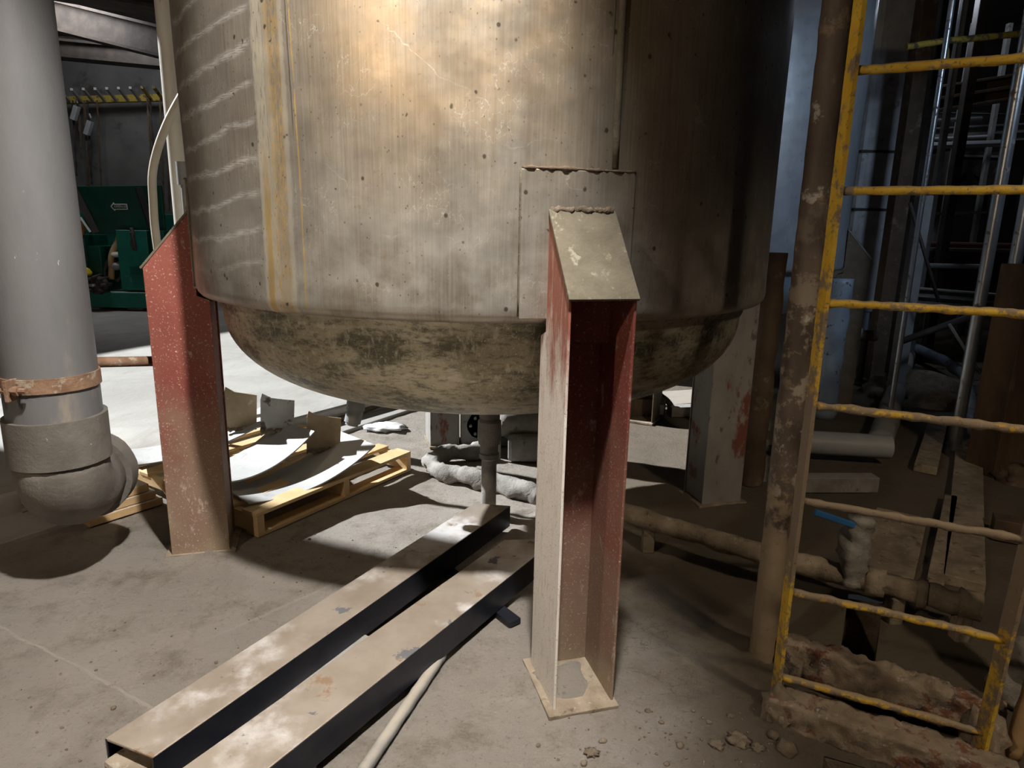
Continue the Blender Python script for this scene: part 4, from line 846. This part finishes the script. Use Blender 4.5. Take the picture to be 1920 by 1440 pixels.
# bright panes far behind (daylight windows)
for (x0, y0, x1, y1) in ((1733, 434, 1756, 458), (1762, 440, 1786, 458), (1812, 438, 1822, 456)):
    a_, b_ = Yp(x0, y1, 15.7), Yp(x1, y0, 15.7); bm = B(); box(bm, ((a_.x+b_.x)/2, 15.8, (a_.z+b_.z)/2), (b_.x-a_.x, .04, b_.z-a_.z))
    mm = bpy.data.materials.get('daylight_pane')
    if not mm:
        q = Mat('daylight_pane'); q.b.inputs['Emission Color'].default_value = (.85, .88, 1, 1); q.b.inputs['Emission Strength'].default_value = .9; mm = q.out((.6, .6, .65), .5)
    struct('window_%d' % (1 if x0 < 1750 else 2 if x0 < 1800 else 3), bm, mm)
for i, (x0, y0, x1, y1, Ya, rr) in enumerate(((1722, 228, 1840, 222, 10.2, .03), (1722, 262, 1850, 256, 10.2, .025), (1728, 274, 1900, 268, 10.0, .045), (1726, 402, 1850, 398, 9.6, .02), (1730, 498, 1850, 500, 8.6, .03))):
    bm = B(); tube(bm, [Yp(x0, y0, Ya), Yp(x1, y1, Ya)], rr, 8); tag(obj('cross_pipe', bm, M['zinc' if i in (0, 3) else 'palegrey'], None, smooth=2), ['highest thin pipe crossing the dark background', 'second thin pipe from the top crossing the dark background', 'thick pale pipe crossing the dark background', 'thin pipe crossing just below the second rung', 'lowest pipe crossing in front of the maroon machine'][i], 'pipe', 'pipes crossing the far bay')
for i, (X, Ya) in enumerate(((1786, 10.4), (1850, 10.4), (1762, 8.6))):
    vbox(X, 300, Ya, .07, .07, M['steelgrey'], ['slim post rising behind the pale cross pipes', 'slim post right of the slim grey post', 'slim post close behind the left shiny conduit'][i], 'rack_post', z1=4.6, cat='post')
# diagonal braces
def rod(x0, y0, x1, y1, Ya, r, m, label, Yb=None, name='brace', cat='brace', lump=0, group=None):
    bm = B(); tube(bm, [Yp(x0, y0, Ya), Yp(x1, y1, Yb or Ya)], r, 10, lump=lump, lf=12, step=.03 if lump else None); return tag(obj(name, bm, m, None, smooth=True), label, cat, group)
rod(1706, 380, 1760, 566, 6.2, .016, M['dark'], 'thin dark diagonal brace left of the bright panes')
rod(1690, 640, 1830, 590, 6.0, .03, M['dark'], 'dark bar slanting up to the right below the third rung from top')
rod(1780, 608, 1838, 700, 5.4, .012, M['steelgrey'], 'thin grey wire sloping down behind the third rung from top')
# muddy pipes and planks running away over the floor
def fpath(name, pts_, r, m, label, z=.0, cat='pipe', lump=.015, lf=9, k=4):
    bm = B(); sweep(bm, smooth_path([G(x, y, z+r) for x, y in pts_], k), circ(r, 14), lump=lump, lf=lf); return tag(obj(name, bm, m, None, smooth=True), label, cat)
fpath('floor_pipe', ((1648, 835), (1668, 770), (1690, 700), (1706, 650)), .09, M['greymud'], 'grey muddy pipe running away over the floor behind the ladder')
fpath('floor_pipe', ((1600, 640), (1680, 640), (1740, 662), (1790, 690), (1812, 710), (1816, 760), (1822, 800)), .055, M['bluesteel'], 'bent blue grey pipe curving down behind the ladder', z=.12)
bm = B(); a_, b_ = G(1500, 828, .14), G(1668, 838, .14); tube(bm, [a_-(b_-a_)*.25, b_], .085, 18); tag(obj('floor_pipe', bm, M['palegrey'], None, smooth=2), 'pale thick pipe lying level behind the black pole and ladder', 'pipe')
def plank(x0, y0, x1, y1, w, h, m, label, z=0.0, name='plank', cat='plank', group=None):
    a_, b_ = G(x0, y0, z+h/2), G(x1, y1, z+h/2); bm = B(); bar(bm, a_, b_, w, h); return tag(obj(name, bm, m, None, bevel=.004), label, cat, group)
plank(1806, 1095, 1818, 800, .17, .05, M['mud'], 'wide muddy plank running away behind the ladder')
plank(1752, 1100, 1783, 935, .07, .05, M['mud'], 'narrow muddy plank left of the wide one', z=.0)
plank(1655, 1075, 1690, 965, .26, .03, M['mud'], 'broad flat muddy board between valve and narrow plank')
plank(1505, 905, 1640, 905, .10, .10, M['greymud'], 'grey sleeper lying behind the valve')
plank(1735, 880, 1760, 790, .14, .06, M['mud'], 'muddy plank end further back left of the wide plank')
plank(1860, 985, 1990, 1010, .12, .12, M['brown'], 'dark muddy block at right behind the ladder')
# heap of muddy debris at the back right
for i, (X, Yy, rx, ry_, rz, m_, lb) in enumerate(((1740, 745, .55, .5, .22, 'mud', 'dark mud heap on the floor between the conduits'), (1905, 895, .14, .14, .08, 'brown', 'mud heap at the foot of the rusty column'), (1845, 620, .3, .3, .3, 'brown', 'brown heap beneath the middle conduit'))):
    bm = B(); blob(bm, G(X, Yy, .02), (rx, ry_, rz), f=2.4, amp=.4); tag(obj('mud_heap', bm, M[m_], None, smooth=True), lb, 'mud', kind='stuff')
# small valves / fittings by the second tank
c = G(1610, 720); root = thing('valve_stand', tuple(c), 'dark valve stand with a pale fitting under the second tank', 'valve')
bm = B(); tube(bm, [c, c+ez*.55], .035, 10); tube(bm, [c+ez*.02, c+ez*.04], .12, 12); obj('stand', bm, M['dark'], root, smooth=2)
bm = B(); tube(bm, [c+ez*.55+Vector((-.12, 0, 0)), c+ez*.55+Vector((.12, 0, .0))], .06, 12); obj('valve_body', bm, M['brown'], root, smooth=2)
bm = B(); tube(bm, [c+ez*.6+Vector((-.2, -.05, 0)), c+ez*.6+Vector((-.08, -.05, .0))], .04, 12); obj('fitting', bm, M['palegrey'], root, smooth=2)
# dark columns seen right of the back right leg
p = G(1418, 905); vpipe(1418, 800, p.y, .075, M['brown'], 'brown vertical pipe in the dark just left of the black pole', 'standpipe', z1=1.5, lump=.01)
p = G(1385, 860); vbox(1395, 760, 4.9, .14, .1, M['brown'], 'brown column in the dark behind the right rear red leg', z1=1.3)
# things on the floor beyond, seen under the tank at right
c = G(1210, 785); root = thing('crate', tuple(c), 'low brown crate beyond the tank between front and rear legs', 'crate')
bm = B(); box(bm, c+Vector((0, .2, .09)), (.36, .35, .16)); obj('crate_body', bm, M['brown'], root, bevel=.01)
bm = B(); box(bm, c+Vector((.12, .02, .08)), (.08, .02, .09)); obj('end_plate', bm, M['palegrey'], root)
bm = B(); tube(bm, smooth_path([c+Vector((-.15, .2, .19)), c+Vector((.0, .1, .24)), c+Vector((.15, .15, .19)), c+Vector((.25, .1, .1))], 5), .02, 8, lump=.01); obj('hose_scrap', bm, M['dark'], root, smooth=True)
plank(1255, 770, 1335, 768, .12, .09, M['greymud'], 'grey timber lying beyond the tank beside the brown crate')
plank(1180, 752, 1330, 742, .5, .02, M['steelgrey'], 'pale sheet lying flat far beyond the tank')

# ------------------------------------------------------------------ light
sc = bpy.context.scene
w = bpy.data.worlds.new('World'); sc.world = w; w.use_nodes = True
w.node_tree.nodes['Background'].inputs[0].default_value = (.75, .82, 1, 1); w.node_tree.nodes['Background'].inputs[1].default_value = .012
def lamp(kind, name, loc, target, power, col, size=.3, blend=.15, ang=60, sy=None):
    l = bpy.data.lights.new(name, kind); l.energy = power; l.color = col
    o = bpy.data.objects.new(name, l); C.objects.link(o); o.location = loc
    o.rotation_euler = (Vector(target)-Vector(loc)).to_track_quat('-Z', 'Y').to_euler()
    if kind == 'AREA':
        l.size = size
        if sy: l.shape = 'RECTANGLE'; l.size_y = sy
    else: l.shadow_soft_size = size
    if kind == 'SPOT': l.spot_size = math.radians(ang); l.spot_blend = blend
    return o
lamp('SPOT', 'ceiling_lamp', (.1, 1.0, 4.2), (-1.7, 1.8, 0), 950, (1, .955, .89), .08, .6, 70)
lamp('POINT', 'work_lamp', (-2.6, -.9, 3.4), (0, 3, 1), 120, (1, .80, .58), .10)
# daylight from the back left, let in by the added ceiling gap
sl = bpy.data.lights.new('daylight', 'SUN'); sl.energy = 7.5; sl.angle = .012; sl.color = (.95, .98, 1.0)
so = bpy.data.objects.new('daylight', sl); C.objects.link(so); so.location = (-9, 9, 9); so.rotation_euler = Vector((.93, -.3676, -TAN)).to_track_quat('-Z', 'Y').to_euler()
lamp('AREA', 'far_wall_fill', (-6.8, 11.0, 5.3), (-7.2, 15.5, 1.2), 105, (.95, .97, 1.0), 1.6)  # added fill that brightens the far wall and job box
lamp('SPOT', 'cool_tank_fill', (3.7, 2.7, 3.5), (2.95, 6.9, 1.9), 125, (.62, .78, 1.0), .3, .6, 54)  # cool spot added in mid-air to light the second tank and duct
lamp('SPOT', 'right_fill_lamp', (2.5, -.4, 3.6), (2.2, 2.5, 0), 165, (1, .82, .60), .15, .7, 62)  # warm fill added to lift the dark ladder corner
lamp('POINT', 'far_bay_fill', (5.2, 9.3, 4.6), (0, 0, 0), 45, (.75, .85, 1.0), .2)  # weak cool fill added so the far bay clutter shows
sc.view_settings.view_transform = 'Standard'; sc.view_settings.look = 'None'; sc.view_settings.gamma = 1; sc.view_settings.use_curve_mapping = False
sc.view_settings.exposure = 0.36
